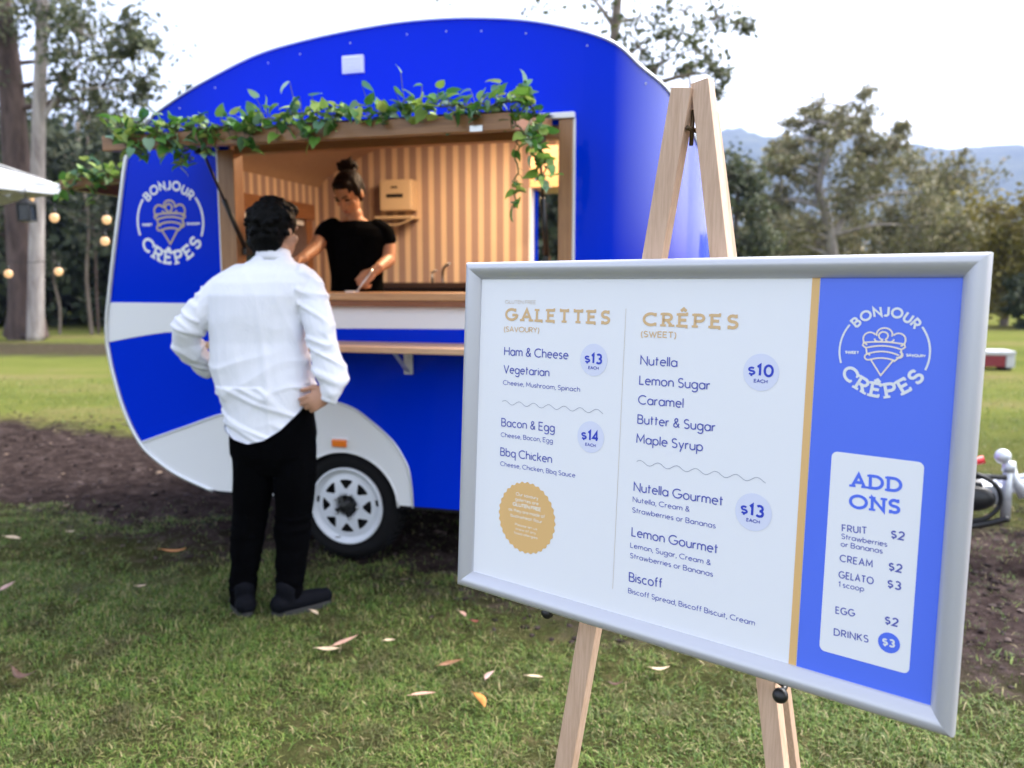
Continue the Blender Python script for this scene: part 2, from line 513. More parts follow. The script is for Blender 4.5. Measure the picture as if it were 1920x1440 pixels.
# ------------------------------------------------------------------ grass blades
def build_grass():
    def scatter(n, x0, x1, y0, y1, keep):
        p = np.stack([rng.uniform(x0, x1, n), rng.uniform(y0, y1, n)], 1)
        return p[keep(p)]
    def trk(p):
        d = p - np.array([TR0.x, TR0.y])
        u = d @ np.array([TD.x, TD.y])
        v = d @ np.array([TN.x, TN.y])
        return v + 0.155 * u
    def clump(p, s, ph):
        return np.array([noise.noise(Vector((a * s, b * s, ph))) for a, b in p])
    def keep_near(p):
        t = trk(p) + 0.75 * clump(p, 1.1, 4) + 0.35 * clump(p, 4.2, 6)
        k = np.abs(p[:, 0]) < 0.66 * p[:, 1] + 0.35
        edge = np.clip((-t - 0.12) / 0.55, 0, 1)
        dens = np.clip(0.72 + 1.1 * clump(p, 2.3, 9) + 0.7 * clump(p, 7.0, 2), 0.12, 1)
        return k & (rng.uniform(0, 1, len(p)) < edge * dens + 0.035)
    def keep_far(p):
        t = trk(p) + 0.6 * clump(p, 0.9, 4)
        k = np.abs(p[:, 0]) < 0.68 * p[:, 1] + 0.4
        e = np.clip((t - 2.2) / 0.5, 0, 1)
        return k & (rng.uniform(0, 1, len(p)) < e)
    P1 = scatter(540000, -3.4, 3.4, 1.7, 5.2, keep_near)
    P2 = scatter(42000, -8, 8, 5.0, 12.0, keep_far)
    P = np.concatenate([P1, P2])
    n = len(P)
    sc = np.concatenate([np.ones(len(P1)), np.full(len(P2), 1.5)])
    z = np.array([ground_height(a, b) for a, b in P]) - 0.004
    cl = np.array([noise.noise(Vector((a_ * 9, b_ * 9, 5))) for a_, b_ in P])
    L = rng.uniform(0.012, 0.04, n) * sc * (1.0 + 0.7 * cl)
    w = rng.uniform(0.0010, 0.0022, n) * sc
    a = rng.uniform(0, 2 * np.pi, n)
    lean = rng.uniform(0.15, 1.9, n)
    d = np.stack([np.cos(a), np.sin(a)], 1)
    s = np.stack([-d[:, 1], d[:, 0]], 1)
    b0 = np.column_stack([P - s * w[:, None], z])
    b1 = np.column_stack([P + s * w[:, None], z])
    mid = P + d * (L * 0.45 * lean)[:, None]
    zm = z + L * (0.68 - 0.2 * lean)
    m0 = np.column_stack([mid - s * (w * 0.75)[:, None], zm])
    m1 = np.column_stack([mid + s * (w * 0.75)[:, None], zm])
    tip = np.column_stack([P + d * (L * 1.0 * lean)[:, None], z + L * (1.0 - 0.42 * lean)])
    V = np.stack([b0, b1, m1, m0, tip, tip], 1)[:, :5].reshape(-1, 3)
    base = (np.arange(n) * 5)[:, None]
    # quads + a degenerate-free tip: split into triangles
    F = np.concatenate([base + np.array([[0, 1, 2]]), base + np.array([[0, 2, 3]]), base + np.array([[3, 2, 4]])])
    m = leafmat('grass_blade', [(0.0, (0.045, 0.095, 0.013)), (0.45, (0.095, 0.172, 0.022)), (0.74, (0.165, 0.23, 0.04)), (0.88, (0.27, 0.235, 0.09)), (1.0, (0.40, 0.33, 0.18))], 0.6, 0.13, 0.25, 3.0)
    nn_, ll_, bb_ = nodes(m)
    src = bb_.inputs['Base Color'].links[0].from_socket
    dead = tex_noise(m, 3.4, 5, 0.68)
    dk = ramp(m, dead, [(0.5, (0, 0, 0)), (0.66, (1, 1, 1))])
    c2 = mixc(m, src, (0.085, 0.06, 0.034), math_n(m, 'MULTIPLY', dk, 0.7))
    ll_.new(c2, bb_.inputs['Base Color'])
    o = mesh_obj('grass', np_mesh('grass', V, F), m, smooth=False)
    o['kind'] = 'stuff'
    o['label'] = 'short mown lawn grass, green with dry brown patches'
build_grass()


# clods of earth and bits of bark on the worn track: too many to count
def build_clods():
    ico = bmesh.new()
    bmesh.ops.create_icosphere(ico, subdivisions=1, radius=1)
    bv = np.array([v.co[:] for v in ico.verts])
    bf = np.array([[v.index for v in f.verts] for f in ico.faces])
    ico.free()
    V, F, k = [], [], 0
    g = np.random.default_rng(3)
    while k < 5000:
        y = g.uniform(2.6, 9.0)
        x = g.uniform(-.7 * y, .72 * y)
        t, u = in_track(x, y)
        if not (-.55 < t < 2.6) or g.random() > .35 + .65 * (t > -.1):
            continue
        s = min(.017, g.gamma(1.3, .0042) + .0025)
        v = bv * (1 + g.normal(0, .22, (len(bv), 1))) * s * np.array([g.uniform(.8, 1.8), g.uniform(.8, 1.5), g.uniform(.35, .8)])
        a = g.uniform(0, 6.28)
        R_ = np.array([[math.cos(a), -math.sin(a), 0], [math.sin(a), math.cos(a), 0], [0, 0, 1]])
        V.append(v @ R_.T + np.array([x, y, ground_height(x, y) + s * .15]))
        F.append(bf + k * len(bv))
        k += 1
    m = mat('earth_clod', (0.06, 0.04, 0.035), 0.95, spec=.1)
    setcol(m, ramp(m, island(m), [(0, (.014, .010, .0095)), (.7, (.05, .037, .035)), (.95, (.10, .075, .068)), (1, (.25, .18, .13))]))
    o = mesh_obj('earth_clods', np_mesh('earth_clods', np.concatenate(V), np.concatenate(F)), m, smooth=False)
    o['kind'] = 'stuff'
    o['label'] = 'loose dark clods of earth on the muddy track'
build_clods()

# ================================================================== lettering: a small stroke alphabet
def arc(cx, cy, rx, ry, a0, a1, n=None):
    n = n or max(4, int(abs(a1 - a0) / 15))
    return [(cx + rx * math.cos(R(a0 + (a1 - a0) * i / n)), cy + ry * math.sin(R(a0 + (a1 - a0) * i / n))) for i in range(n + 1)]
X = 0.66
def _bowl(cx):
    return arc(cx, X / 2, 0.29, X / 2, 0, 360, 24)
GL = {
 'A': (.76, [[(0, 0), (.38, 1), (.76, 0)], [(.13, .33), (.63, .33)]]),
 'B': (.6, [[(0, 0), (0, 1), (.3, 1)] + arc(.3, .76, .24, .24, 90, -90) + [(0, .52)], [(.3, .52)] + arc(.33, .26, .27, .26, 90, -90) + [(0, 0)]]),
 'C': (.84, [arc(.5, .5, .5, .5, 48, 312)]),
 'D': (.75, [[(0, 0), (0, 1), (.28, 1)] + arc(.28, .5, .47, .5, 90, -90) + [(0, 0)]]),
 'E': (.52, [[(.52, 1), (0, 1), (0, 0), (.52, 0)], [(0, .52), (.46, .52)]]),
 'F': (.5, [[(.5, 1), (0, 1), (0, 0)], [(0, .52), (.44, .52)]]),
 'G': (.95, [arc(.5, .5, .5, .5, 48, 350) + [(.95, .46), (.56, .46)]]),
 'H': (.68, [[(0, 0), (0, 1)], [(.68, 0), (.68, 1)], [(0, .52), (.68, .52)]]),
 'I': (0., [[(0, 0), (0, 1)]]),
 'J': (.4, [[(.4, 1), (.4, .26)] + arc(.18, .24, .22, .24, 0, -140)]),
 'K': (.6, [[(0, 0), (0, 1)], [(.56, 1), (0, .42)], [(.17, .6), (.6, 0)]]),
 'L': (.45, [[(0, 1), (0, 0), (.45, 0)]]),
 'M': (.85, [[(0, 0), (.05, 1), (.42, .25), (.8, 1), (.85, 0)]]),
 'N': (.7, [[(0, 0), (0, 1), (.7, 0), (.7, 1)]]),
 'O': (1., [arc(.5, .5, .5, .5, 0, 360, 28)]),
 'P': (.56, [[(0, 0), (0, 1), (.29, 1)] + arc(.29, .73, .27, .27, 90, -90) + [(0, .46)]]),
 'R': (.58, [[(0, 0), (0, 1), (.29, 1)] + arc(.29, .73, .27, .27, 90, -90) + [(0, .46)], [(.26, .46), (.58, 0)]]),
 'S': (.54, [arc(.27, .755, .25, .245, 35, 270) + arc(.27, .255, .27, .255, 88, -145)]),
 'T': (.62, [[(0, 1), (.62, 1)], [(.31, 1), (.31, 0)]]),
 'U': (.64, [[(0, 1), (0, .32)] + arc(.32, .32, .32, .32, 180, 360) + [(.64, 1)]]),
 'V': (.7, [[(0, 1), (.35, 0), (.7, 1)]]),
 'W': (1., [[(0, 1), (.27, 0), (.5, .85), (.73, 0), (1, 1)]]),
 'Y': (.66, [[(0, 1), (.33, .48), (.66, 1)], [(.33, .48), (.33, 0)]]),
 '0': (.6, [arc(.3, .5, .3, .5, 0, 360, 24)]),
 '1': (.2, [[(0, .8), (.2, 1), (.2, 0)]]),
 '2': (.56, [arc(.28, .72, .26, .28, 165, -35) + [(0, 0), (.56, 0)]]),
 '3': (.54, [arc(.25, .75, .25, .25, 140, -90), arc(.25, .26, .29, .26, 90, -145)]),
 '4': (.58, [[(.42, 0), (.42, 1), (0, .28), (.58, .28)]]),
 '$': (.5, [arc(.25, .7, .22, .2, 35, 270) + arc(.25, .3, .25, .2, 88, -145), [(.25, 1.02), (.25, .9)], [(.25, .1), (.25, -.02)]]),
 '&': (.66, [[(.66, 0), (.2, .62), (.15, .8), (.22, .95), (.34, 1.), (.46, .93), (.48, .8), (.42, .67), (.12, .42), (.04, .25), (.1, .08), (.26, 0), (.42, .06), (.56, .24), (.62, .44)]]),
 '(': (.18, [arc(.3, .42, .3, .62, 115, 245)]),
 ')': (.18, [arc(-.12, .42, .3, .62, 65, -65)]),
 ',': (.05, [[(.05, .07), (0, -.14)]]),
 'a': (.58, [_bowl(.29), [(.58, X), (.58, 0)]]),
 'b': (.58, [[(0, 1.04), (0, 0)], _bowl(.29)]),
 'c': (.5, [arc(.29, X / 2, .29, X / 2, 48, 312)]),
 'd': (.58, [_bowl(.29), [(.58, 1.04), (.58, 0)]]),
 'e': (.56, [[(.03, .36), (.56, .36)] + arc(.29, X / 2, .28, X / 2, 8, 312)]),
 'f': (.3, [[(.12, 0), (.12, .82)] + arc(.29, .84, .17, .19, 180, 80), [(0, X), (.28, X)]]),
 'g': (.58, [_bowl(.29), [(.58, X), (.58, -.06)] + arc(.3, -.06, .28, .22, 0, -150)]),
 'h': (.5, [[(0, 1.04), (0, 0)], [(0, .38)] + arc(.25, .4, .25, .26, 180, 0) + [(.5, 0)]]),
 'i': (0., [[(0, X), (0, 0)], [(0, .9), (0, .84)]]),
 'k': (.46, [[(0, 1.04), (0, 0)], [(.43, X), (0, .27)], [(.14, .4), (.46, 0)]]),
 'l': (0., [[(0, 1.04), (0, 0)]]),
 'm': (.84, [[(0, X), (0, 0)], [(0, .4)] + arc(.21, .43, .21, .23, 180, 0) + [(.42, 0)], [(.42, .4)] + arc(.63, .43, .21, .23, 180, 0) + [(.84, 0)]]),
 'n': (.5, [[(0, X), (0, 0)], [(0, .38)] + arc(.25, .4, .25, .26, 180, 0) + [(.5, 0)]]),
 'o': (.6, [arc(.3, X / 2, .3, X / 2, 0, 360, 24)]),
 'p': (.58, [[(0, X), (0, -.3)], _bowl(.29)]),
 'q': (.58, [_bowl(.29), [(.58, X), (.58, -.3)]]),
 'r': (.28, [[(0, X), (0, 0)], [(0, .34)] + arc(.26, .36, .26, .28, 180, 80)]),
 's': (.38, [arc(.19, .495, .17, .165, 35, 270) + arc(.19, .165, .19, .165, 88, -145)]),
 't': (.3, [[(.12, .95), (.12, 0)], [(0, X), (.3, X)]]),
 'u': (.5, [[(0, X), (0, .26)] + arc(.25, .26, .25, .26, 180, 360) + [(.5, X)], [(.5, X), (.5, 0)]]),
 'v': (.5, [[(0, X), (.25, 0), (.5, X)]]),
 'w': (.8, [[(0, X), (.2, 0), (.4, .6), (.6, 0), (.8, X)]]),
 'y': (.5, [[(0, X), (.26, .02)], [(.5, X), (.14, -.3)]]),
}
GL['^E'] = (.52, GL['E'][1] + [[(.08, 1.13), (.26, 1.3), (.44, 1.13)]])
# slab serifs: (x, y) centres of the slabs per capital
SERIF = {'A': [(0, 0), (.76, 0)], 'L': [(0, 1), (0, 0)], 'E': [(0, 1), (0, 0)], '^E': [(0, 1), (0, 0)], 'T': [(.31, 0)], 'R': [(0, 1), (0, 0), (.58, 0)],
         'P': [(0, 1), (0, 0)], 'D': [(0, 1), (0, 0)], 'N': [(0, 1), (0, 0), (.7, 1)]}
SERIF_V = {'E': [(.5, .93), (.5, .07)], '^E': [(.5, .93), (.5, .07)], 'L': [(.44, .08)], 'T': [(0, .92), (.62, .92)], 'C': [(.83, .84), (.83, .16)], 'G': [(.83, .84)], 'S': [(.5, .87), (.03, .13)]}

def ribbon(mb, pts, w, z, mi, fn=None):
    P = [Vector((a, b)) for a, b in pts]
    Q = [P[0]]
    for p in P[1:]:
        if (p - Q[-1]).length > 1e-6:
            Q.append(p)
    closed = (Q[0] - Q[-1]).length < 1e-5 and len(Q) > 3
    if closed:
        Q.pop()
    k = len(Q)
    if k < 2:
        return
    Lp, Rp = [], []
    for i in range(k):
        a = Q[i] - Q[i - 1] if (i or closed) else Q[1] - Q[0]
        b = Q[(i + 1) % k] - Q[i] if (i < k - 1 or closed) else a
        a, b = a.normalized(), b.normalized()
        t = a + b
        t = t.normalized() if t.length > 1e-4 else b
        nrm = Vector((-t.y, t.x))
        c = max(0.4, abs(nrm.dot(Vector((-b.y, b.x)))))
        Lp.append(Q[i] + nrm * (w / 2 / c))
        Rp.append(Q[i] - nrm * (w / 2 / c))
    vs = [((fn(v) if fn else v), z) for v in Lp + Rp]
    vs = [(v[0], -zz, v[1]) for v, zz in vs]
    fs = [(i, (i + 1) % k, k + (i + 1) % k, k + i) for i in range(k if closed else k - 1)]
    mb.add(vs, fs, mi)

def text_layout(txt, track, space):
    x, out = 0.0, []
    i = 0
    while i < len(txt):
        ch = txt[i]
        if ch == '^':
            ch = txt[i:i + 2]
            i += 1
        i += 1
        if ch == ' ':
            x += space
            continue
        adv, st = GL[ch]
        out.append((ch, x))
        x += adv + track
    return out, x - track

def text(mb, txt, x0, y0, x1, y1, h, w, mi=0, z=0.0006, slab=False, track=0.2, space=0.34, fn=None, wh=None):
    """one line from baseline start (x0,y0) to end (x1,y1), cap height h, stroke w (fraction of h)"""
    lay, L = text_layout(txt, track, space)
    d = Vector((x1 - x0, y1 - y0))
    sx = d.length / L
    ang = math.atan2(d.y, d.x)
    ca, sa = math.cos(ang), math.sin(ang)
    W = w * h
    def place(gx, gy):
        a, b = gx * sx, gy * h
        return (x0 + a * ca - b * sa, y0 + a * sa + b * ca)
    for ch, gx in lay:
        for k, st in enumerate(GL[ch][1]):
            ribbon(mb, [place(gx + a, b * (1 - w) + w / 2 if 0 <= b <= 1.05 else b) for a, b in st], W, z + 2.5e-5 * k, mi, fn)
        if slab:
            for (a, b) in SERIF.get(ch, []):
                yy = b * (1 - w) + w / 2
                hw = 0.2
                ribbon(mb, [place(gx + a - hw, yy), place(gx + a + hw, yy)], W * 0.75, z + 1.2e-4, mi, fn)
            for (a, b) in SERIF_V.get(ch, []):
                ribbon(mb, [place(gx + a, b - .12), place(gx + a, b + .12)], W * 0.7, z + 1.5e-4, mi, fn)

def text_arc(mb, txt, cx, cy, r, a_mid, span, h, w, mi=0, z=0.0006, slab=False, inside=False):
    """capitals along a circle; a_mid and span in degrees; inside=True reads along the bottom"""
    lay, L = text_layout(txt, 0.52 if slab else 0.26, 0.4)
    k = R(span) / L
    for ch, gx in lay:
        adv = GL[ch][0]
        t = (gx + adv / 2 - L / 2) * k
        a = R(a_mid) - t if not inside else R(a_mid) + t
        sx = k * r * 1.0
        if not inside:
            c = (cx + r * math.cos(a), cy + r * math.sin(a))
            ux, uy = (math.sin(a), -math.cos(a)), (math.cos(a), math.sin(a))
        else:
            c = (cx + r * math.cos(a), cy + r * math.sin(a))
            ux, uy = (-math.sin(a), math.cos(a)), (-math.cos(a), -math.sin(a))
        def place(gx_, gy_):
            p, q = (gx_ - adv / 2) * sx, gy_ * h
            return (c[0] + ux[0] * p + uy[0] * q, c[1] + ux[1] * p + uy[1] * q)
        W = w * h
        for j, st in enumerate(GL[ch][1]):
            ribbon(mb, [place(a_, b_) for a_, b_ in st], W, z + 2.5e-5 * j, mi)
        if slab:
            for (a_, b_) in SERIF.get(ch, []):
                ribbon(mb, [place(a_ - .22, b_), place(a_ + .22, b_)], W * 0.8, z + 1.2e-4, mi)
            for (a_, b_) in SERIF_V.get(ch, []):
                ribbon(mb, [place(a_, b_ - .13), place(a_, b_ + .13)], W * 0.7, z + 1.5e-4, mi)

def disc(mb, cx, cy, rx, ry, z, mi, n=40, scallop=0.0, k=24):
    vs = [(cx, -z, cy)]
    for i in range(n):
        a = 2 * math.pi * i / n
        s = 1 + scallop * math.cos(k * a)
        vs.append((cx + rx * s * math.cos(a), -z, cy + ry * s * math.sin(a)))
    mb.add(vs, [(0, i + 1, (i + 1) % n + 1) for i in range(n)], mi)

def crepe_logo(mb, cx, cy, r, mi_w, mi_g, z=0.0006, bold=1.0):
    """round badge: BONJOUR above, CRÊPES below, two side arcs, a filled cone in outline"""
    lw = 0.035 * r * bold
    for a0, a1 in ((143, 199), (37, -22)):
        ribbon(mb, [(cx + r * 0.98 * math.cos(R(a0 + (a1 - a0) * i / 24)), cy + r * 0.98 * math.sin(R(a0 + (a1 - a0) * i / 24))) for i in range(25)], lw * 1.25, z, mi_w)
    text_arc(mb, 'BONJOUR', cx, cy, r * 0.82, 90, 98, r * 0.2, 0.26, mi_w, z)
    text_arc(mb, 'CR^EPES', cx, cy, r * 1.04, 270, 118, r * 0.29, 0.24, mi_w, z, True, True)
    def S(pts, k=0, w=1.0):
        ribbon(mb, [(cx + a * r, cy + b * r) for a, b in pts], lw * 1.0 * w, z + 2.5e-5 * k, mi_g)
    # cream bumps
    S(arc(-.31, .28, .15, .15, 250, 40))
    S(arc(.0, .40, .17, .14, 200, -20), 1)
    S(arc(-.02, .36, .1, .09, 250, -60), 2)
    S(arc(.31, .28, .15, .15, 140, -70), 3)
    S(arc(-.12, .29, .09, .07, 180, 360), 4)
    S(arc(.12, .29, .09, .07, 180, 360), 5)
    # curved bands across the cone
    for k, (yb, hw, sag) in enumerate(((.19, .42, .03), (.06, .40, .07), (-.07, .34, .07), (-.2, .27, .05))):
        S([(-hw + 2 * hw * i / 16, yb + sag * (1 - ((i - 8) / 8) ** 2)) for i in range(17)], 6 + k)
    # folded sides
    S([(-.44, .2), (-.46, .12), (-.38, .06), (-.36, -.05), (-.28, -.1)], 11)
    S([(.44, .2), (.46, .12), (.38, .06), (.4, -.06), (.34, -.12), (.24, -.22)], 12)
    S(arc(-.32, -.14, .08, .07, 100, 320), 13)
    S(arc(.34, -.06, .08, .07, 80, -130), 14)
    S([(-.26, -.2), (-.02, -.55), (.22, -.2)], 15)
    # the two tiny side words
    text(mb, 'SWEET', cx - .84 * r, cy - .09 * r, cx - .54 * r, cy - .09 * r, .07 * r, .3, mi_w, z)
    text(mb, 'SAVOURY', cx + .5 * r, cy - .09 * r, cx + .89 * r, cy - .09 * r, .07 * r, .3, mi_w, z)

# ================================================================== CARAVAN (crêpe van); local x along its side, y into it, z up
van = thing('food_caravan', 'blue and white vintage style caravan with an open serving hatch', 'caravan', tuple(TR0), (0, 0, -YAW))
W = 1.95
NR, NU = 0.55, 1.2
UP = [(-1.422, 1.10), (-1.416, 1.196), (-1.394, 1.312), (-1.347, 1.54), (-1.297, 1.764), (-1.226, 2.065), (-1.15, 2.175), (-1.065, 2.246), (-.881, 2.342), (-.688, 2.421),
      (-.44, 2.506), (-.203, 2.551), (.1, 2.585), (.4, 2.60), (.7, 2.588), (1.0, 2.545), (1.306, 2.45), (1.447, 2.338), (1.56, 2.245), (1.65, 2.1), (1.75, 1.9)]
LO = [(-1.422, 1.06), (-1.395, .905), (-1.335, .701), (-1.242, .527), (-1.127, .43), (-.994, .359), (-.797, .292), (3, .289)]
def smooth_pts(pts, n=6):
    return [(p.x, p.y) for p in spline([(a, b, 0) for a, b in pts], n)]
UPS = smooth_pts(UP)
LOS = smooth_pts(LO[:-1]) + [(3, .289)]
def plan(s):
    if s <= NU:
        return s, 0.0, 0.0, -1.0
    a = (s - NU) / NR
    if a <= math.pi / 2:
        return NU + NR * math.sin(a), NR * (1 - math.cos(a)), math.sin(a), -math.cos(a)
    return NU + NR, NR + (s - NU - NR * math.pi / 2), 1.0, 0.0
S_NOSE = NU + NR * math.pi / 2
def pt(s, z, off=0.0):
    u, v, nx, ny = plan(s)
    return (u + nx * off, v + ny * off, z)
def z_up(s): return interp(UPS, plan(s)[0])
def z_lo(s): return interp(LOS, plan(s)[0])
ARC = (-.014, .27, .294, .277)
def z_arch(u):
    k = 1 - ((u - ARC[0]) / ARC[2]) ** 2
    return ARC[1] + ARC[3] * math.sqrt(k) if k > 0 else 0
WIN = (-.62, 1.13, 1.30, 2.10)

def strip(mb, cols, off=0.0, mi=0, rim=0.0, smooth=False):
    """cols: (s, z0, z1); optional rim gives it a real edge thickness"""
    n = len(cols)
    vs = [pt(s, a, off) for s, a, b in cols] + [pt(s, b, off) for s, a, b in cols]
    mb.add(vs, [(i, i + 1, n + i + 1, n + i) for i in range(n - 1)], mi, smooth)
    if rim:
        vs2 = vs + [pt(s, a, off - rim) for s, a, b in cols] + [pt(s, b, off - rim) for s, a, b in cols]
        fs = []
        for i in range(n - 1):
            fs.append((2 * n + i, 2 * n + i + 1, i + 1, i))
            fs.append((n + i, n + i + 1, 3 * n + i + 1, 3 * n + i))
        fs.append((0, n, 3 * n, 2 * n))
        fs.append((n - 1, 2 * n - 1, 4 * n - 1, 3 * n - 1))
        mb.add(vs2, fs, mi)
    return mb

def van_body():
    ss = sorted(set([round(a, 4) for a, b in UPS if a < NU] + [round(a, 4) for a, b in LOS if a < NU] + list(np.linspace(-.308, .28, 31).round(4)) +
                    [WIN[0], WIN[1]] + list(np.linspace(NU, S_NOSE, 26).round(4))))
    m = MB()
    def zl(s):
        return max(z_lo(s), z_arch(plan(s)[0]) if s < NU else 0)
    a = [s for s in ss if s <= WIN[0]]
    b = [s for s in ss if WIN[0] <= s <= WIN[1]]
    c = [s for s in ss if s >= WIN[1]]
    strip(m, [(s, zl(s), z_up(s)) for s in a])
    strip(m, [(s, zl(s), WIN[2]) for s in b])
    strip(m, [(s, WIN[3], z_up(s)) for s in b])
    strip(m, [(s, zl(s), z_up(s)) for s in c if s <= NU + 1e-6])
    m.build('body', blue, van, recalc=False)
    m = MB()
    nose = [s for s in ss if s >= NU]
    strip(m, [(s, zl(s), z_up(s)) for s in nose], smooth=True)
    # flat front and far front corner
    far = [S_NOSE + (W - 2 * NR) * k / 4 for k in range(5)]
    strip(m, [(s, .289, 1.9) for s in far])
    vs, k = [], 14
    for i in range(k + 1):
        t = math.pi / 2 * i / k
        u, v = NU + NR * math.cos(t), W - NR * (1 - math.sin(t))
        vs += [(u, v, .289), (u, v, interp(UPS, u))]
    m.add(vs, [(2 * i, 2 * i + 2, 2 * i + 3, 2 * i + 1) for i in range(k)], 0, True)
    m.build('front_panel', gel, van, recalc=False)
van_body()

def van_far_wall():
    m = MB()
    DO = (.50, 1.12, .45, 2.04)
    ss = sorted(set([round(a, 4) for a, b in UPS if a < NU] + [DO[0], DO[1], NU]))
    def cols(sel, lo, hi):
        vs = []
        c = [s for s in ss if sel(s)]
        for s in c:
            vs += [(s, W, lo(s)), (s, W, hi(s))]
        m.add(vs, [(2 * i + 2, 2 * i, 2 * i + 1, 2 * i + 3) for i in range(len(c) - 1)], 0)
    cols(lambda s: s <= DO[0], z_lo, z_up)
    cols(lambda s: DO[0] <= s <= DO[1], lambda s: DO[3], z_up)
    cols(lambda s: s >= DO[1], z_lo, z_up)
    cols(lambda s: DO[0] <= s <= DO[1], z_lo, lambda s: DO[2])
    m.build('far_wall', blue, van, recalc=False)
van_far_wall()

def van_shell():
    # roof sheet and the curved tail sheet (with its rear window opening)
    m = MB()
    pr = [p for p in UPS]
    vs = []
    for u, z in pr:
        if u <= NU:
            v0, v1 = -0.012, W + 0.012
        else:
            q = min(1.0, (u - NU) / NR)
            v0 = NR * (1 - math.sqrt(max(0, 1 - q * q))) - 0.012
            v1 = W - v0
        vs += [(u, v0, z + .004), (u, v1, z + .004)]
    iz = [i for i, (u, z) in enumerate(pr) if z > 2.06 or u > 0]
    k0 = iz[0]
    m.add(vs, [(2 * i, 2 * i + 1, 2 * i + 3, 2 * i + 2) for i in range(k0, len(pr) - 1)], 0, True)
    m.build('roof', roof_white, van, recalc=False)
    t = MB()
    tail = [p for p in LOS if p[0] < -.79][::-1] + [p for p in UPS if p[0] <= -1.2]
    W0, W1, WZ0, WZ1 = .25, 1.82, 1.30, 1.86
    for (u0, z0), (u1, z1) in zip(tail, tail[1:]):
        segs = [(0, W)]
        if z0 >= WZ0 - .08 and z1 <= WZ1 + .06:
            segs = [(0, W0), (W1, W)]
        for a, b in segs:
            t.add([(u0, a, z0), (u0, b, z0), (u1, b, z1), (u1, a, z1)], [(0, 1, 2, 3)], 0, True)
    t.build('tail_sheet', blue, van, recalc=False)
    f = MB()
    f.box((-.8, .02, .27), (1.7, W - .02, .30))
    f.box((-.75, .3, .2), (1.75, .38, .28))
    f.box((-.75, W - .38, .2), (1.75, W - .3, .28))
    f.box((-.06, .05, .235), (.03, W - .05, .3))
    f.build('chassis', black_well, van)
van_shell()

# coloured panels, trims
FO = [(-1.242, .527), (-1.1, .578), (-.945, .631), (-.71, .711), (-.4, .778), (-.2, .803), (-.062, .802), (.05, .77), (.131, .718), (.2, .667), (.264, .609), (.31, .54), (.339, .478), (.354, .38), (.359, .285)]
FOS = smooth_pts(FO, 5)
def fender():
    m = MB()
    cols = []
    for u, z in FOS:
        lo = max(interp(LOS, u), z_arch(u))
        cols.append((u, min(lo, z - .002), z))
    extra = [(u, max(interp(LOS, u), z_arch(u)), interp(FOS, u)) for u in np.linspace(-.308, .281, 40)]
    cols = sorted(cols + extra)
    strip(m, cols, .004, 0, .006)
    # rolled lip of the wheel arch
    m.tube([(u, -.004, z_arch(u)) for u in np.linspace(ARC[0] - .2938, ARC[0] + .2938, 60)], .006, 6)
    o = m.build('fender_panel', white_paint, van)
    return o
fender()
def stripe_panel():
    m = MB()
    lo = [(-1.424, 1.074), (-1.2, 1.115), (-1.016, 1.139), (-.4, 1.165), (.16, 1.174), (.634, 1.178), (2.1, 1.19)]
    hi = [(-1.424, 1.10), (-1.398, 1.292), (2.1, 1.286)]
    ss = [-1.42, -1.41, -1.4] + list(np.linspace(-1.38, NU, 24)) + list(np.linspace(NU + .03, S_NOSE, 20))
    strip(m, [(s, interp(lo, s), interp(hi, s)) for s in ss], .004, 0, .006)
    m.build('white_stripe', white_paint, van)
stripe_panel()
def trims():
    m = MB()
    edge = [(u, z) for u, z in LOS if u < .0][::-1] + UPS
    pts = []
    for u, z in edge:
        if u <= NU:
            pts.append((u, -.006, z))
        else:
            q = min(1.0, (u - NU) / NR)
            pts.append((u, NR * (1 - math.sqrt(max(0, 1 - q * q))) - .006, z))
    k = [i for i, p in enumerate(pts) if p[0] < -1.05 and p[2] > 1][-1]
    m.tube(pts[:k + 1], .0115, 8)
    m.tube(pts[k:], .007, 8)
    m.tube([(u, -.006, z) for u, z in FOS], .006, 6)
    for s in np.cumsum(np.random.default_rng(2).uniform(.16, .34, 11)) - 1.1:
        if s > 1.55:
            break
        u, v, nx, ny = plan(s)
        m.ball((u + nx * .002, v + ny * .002, interp(UPS, u) - .055), .0042, n=8)
    m.build('edge_trim', trim_al, van)
trims()

# roof vent on the side
m = MB()
m.box((.03, -.014, 2.385), (.143, .01, 2.47), bev=.006)
for k in range(4):
    m.box((.043, -.0165, 2.40 + k * .0165), (.13, -.014, 2.408 + k * .0165))
m.build('side_vent', white_paint, van)
# marker light
m = MB()
m.box((-.075, -.022, .572), (.007, -.004, .612), bev=.008)
ml = m.build('marker_light', orange_lens, van)
MB().box((-.082, -.010, .566), (.014, -.002, .618), bev=.003).build('light_base', white_paint, ml)

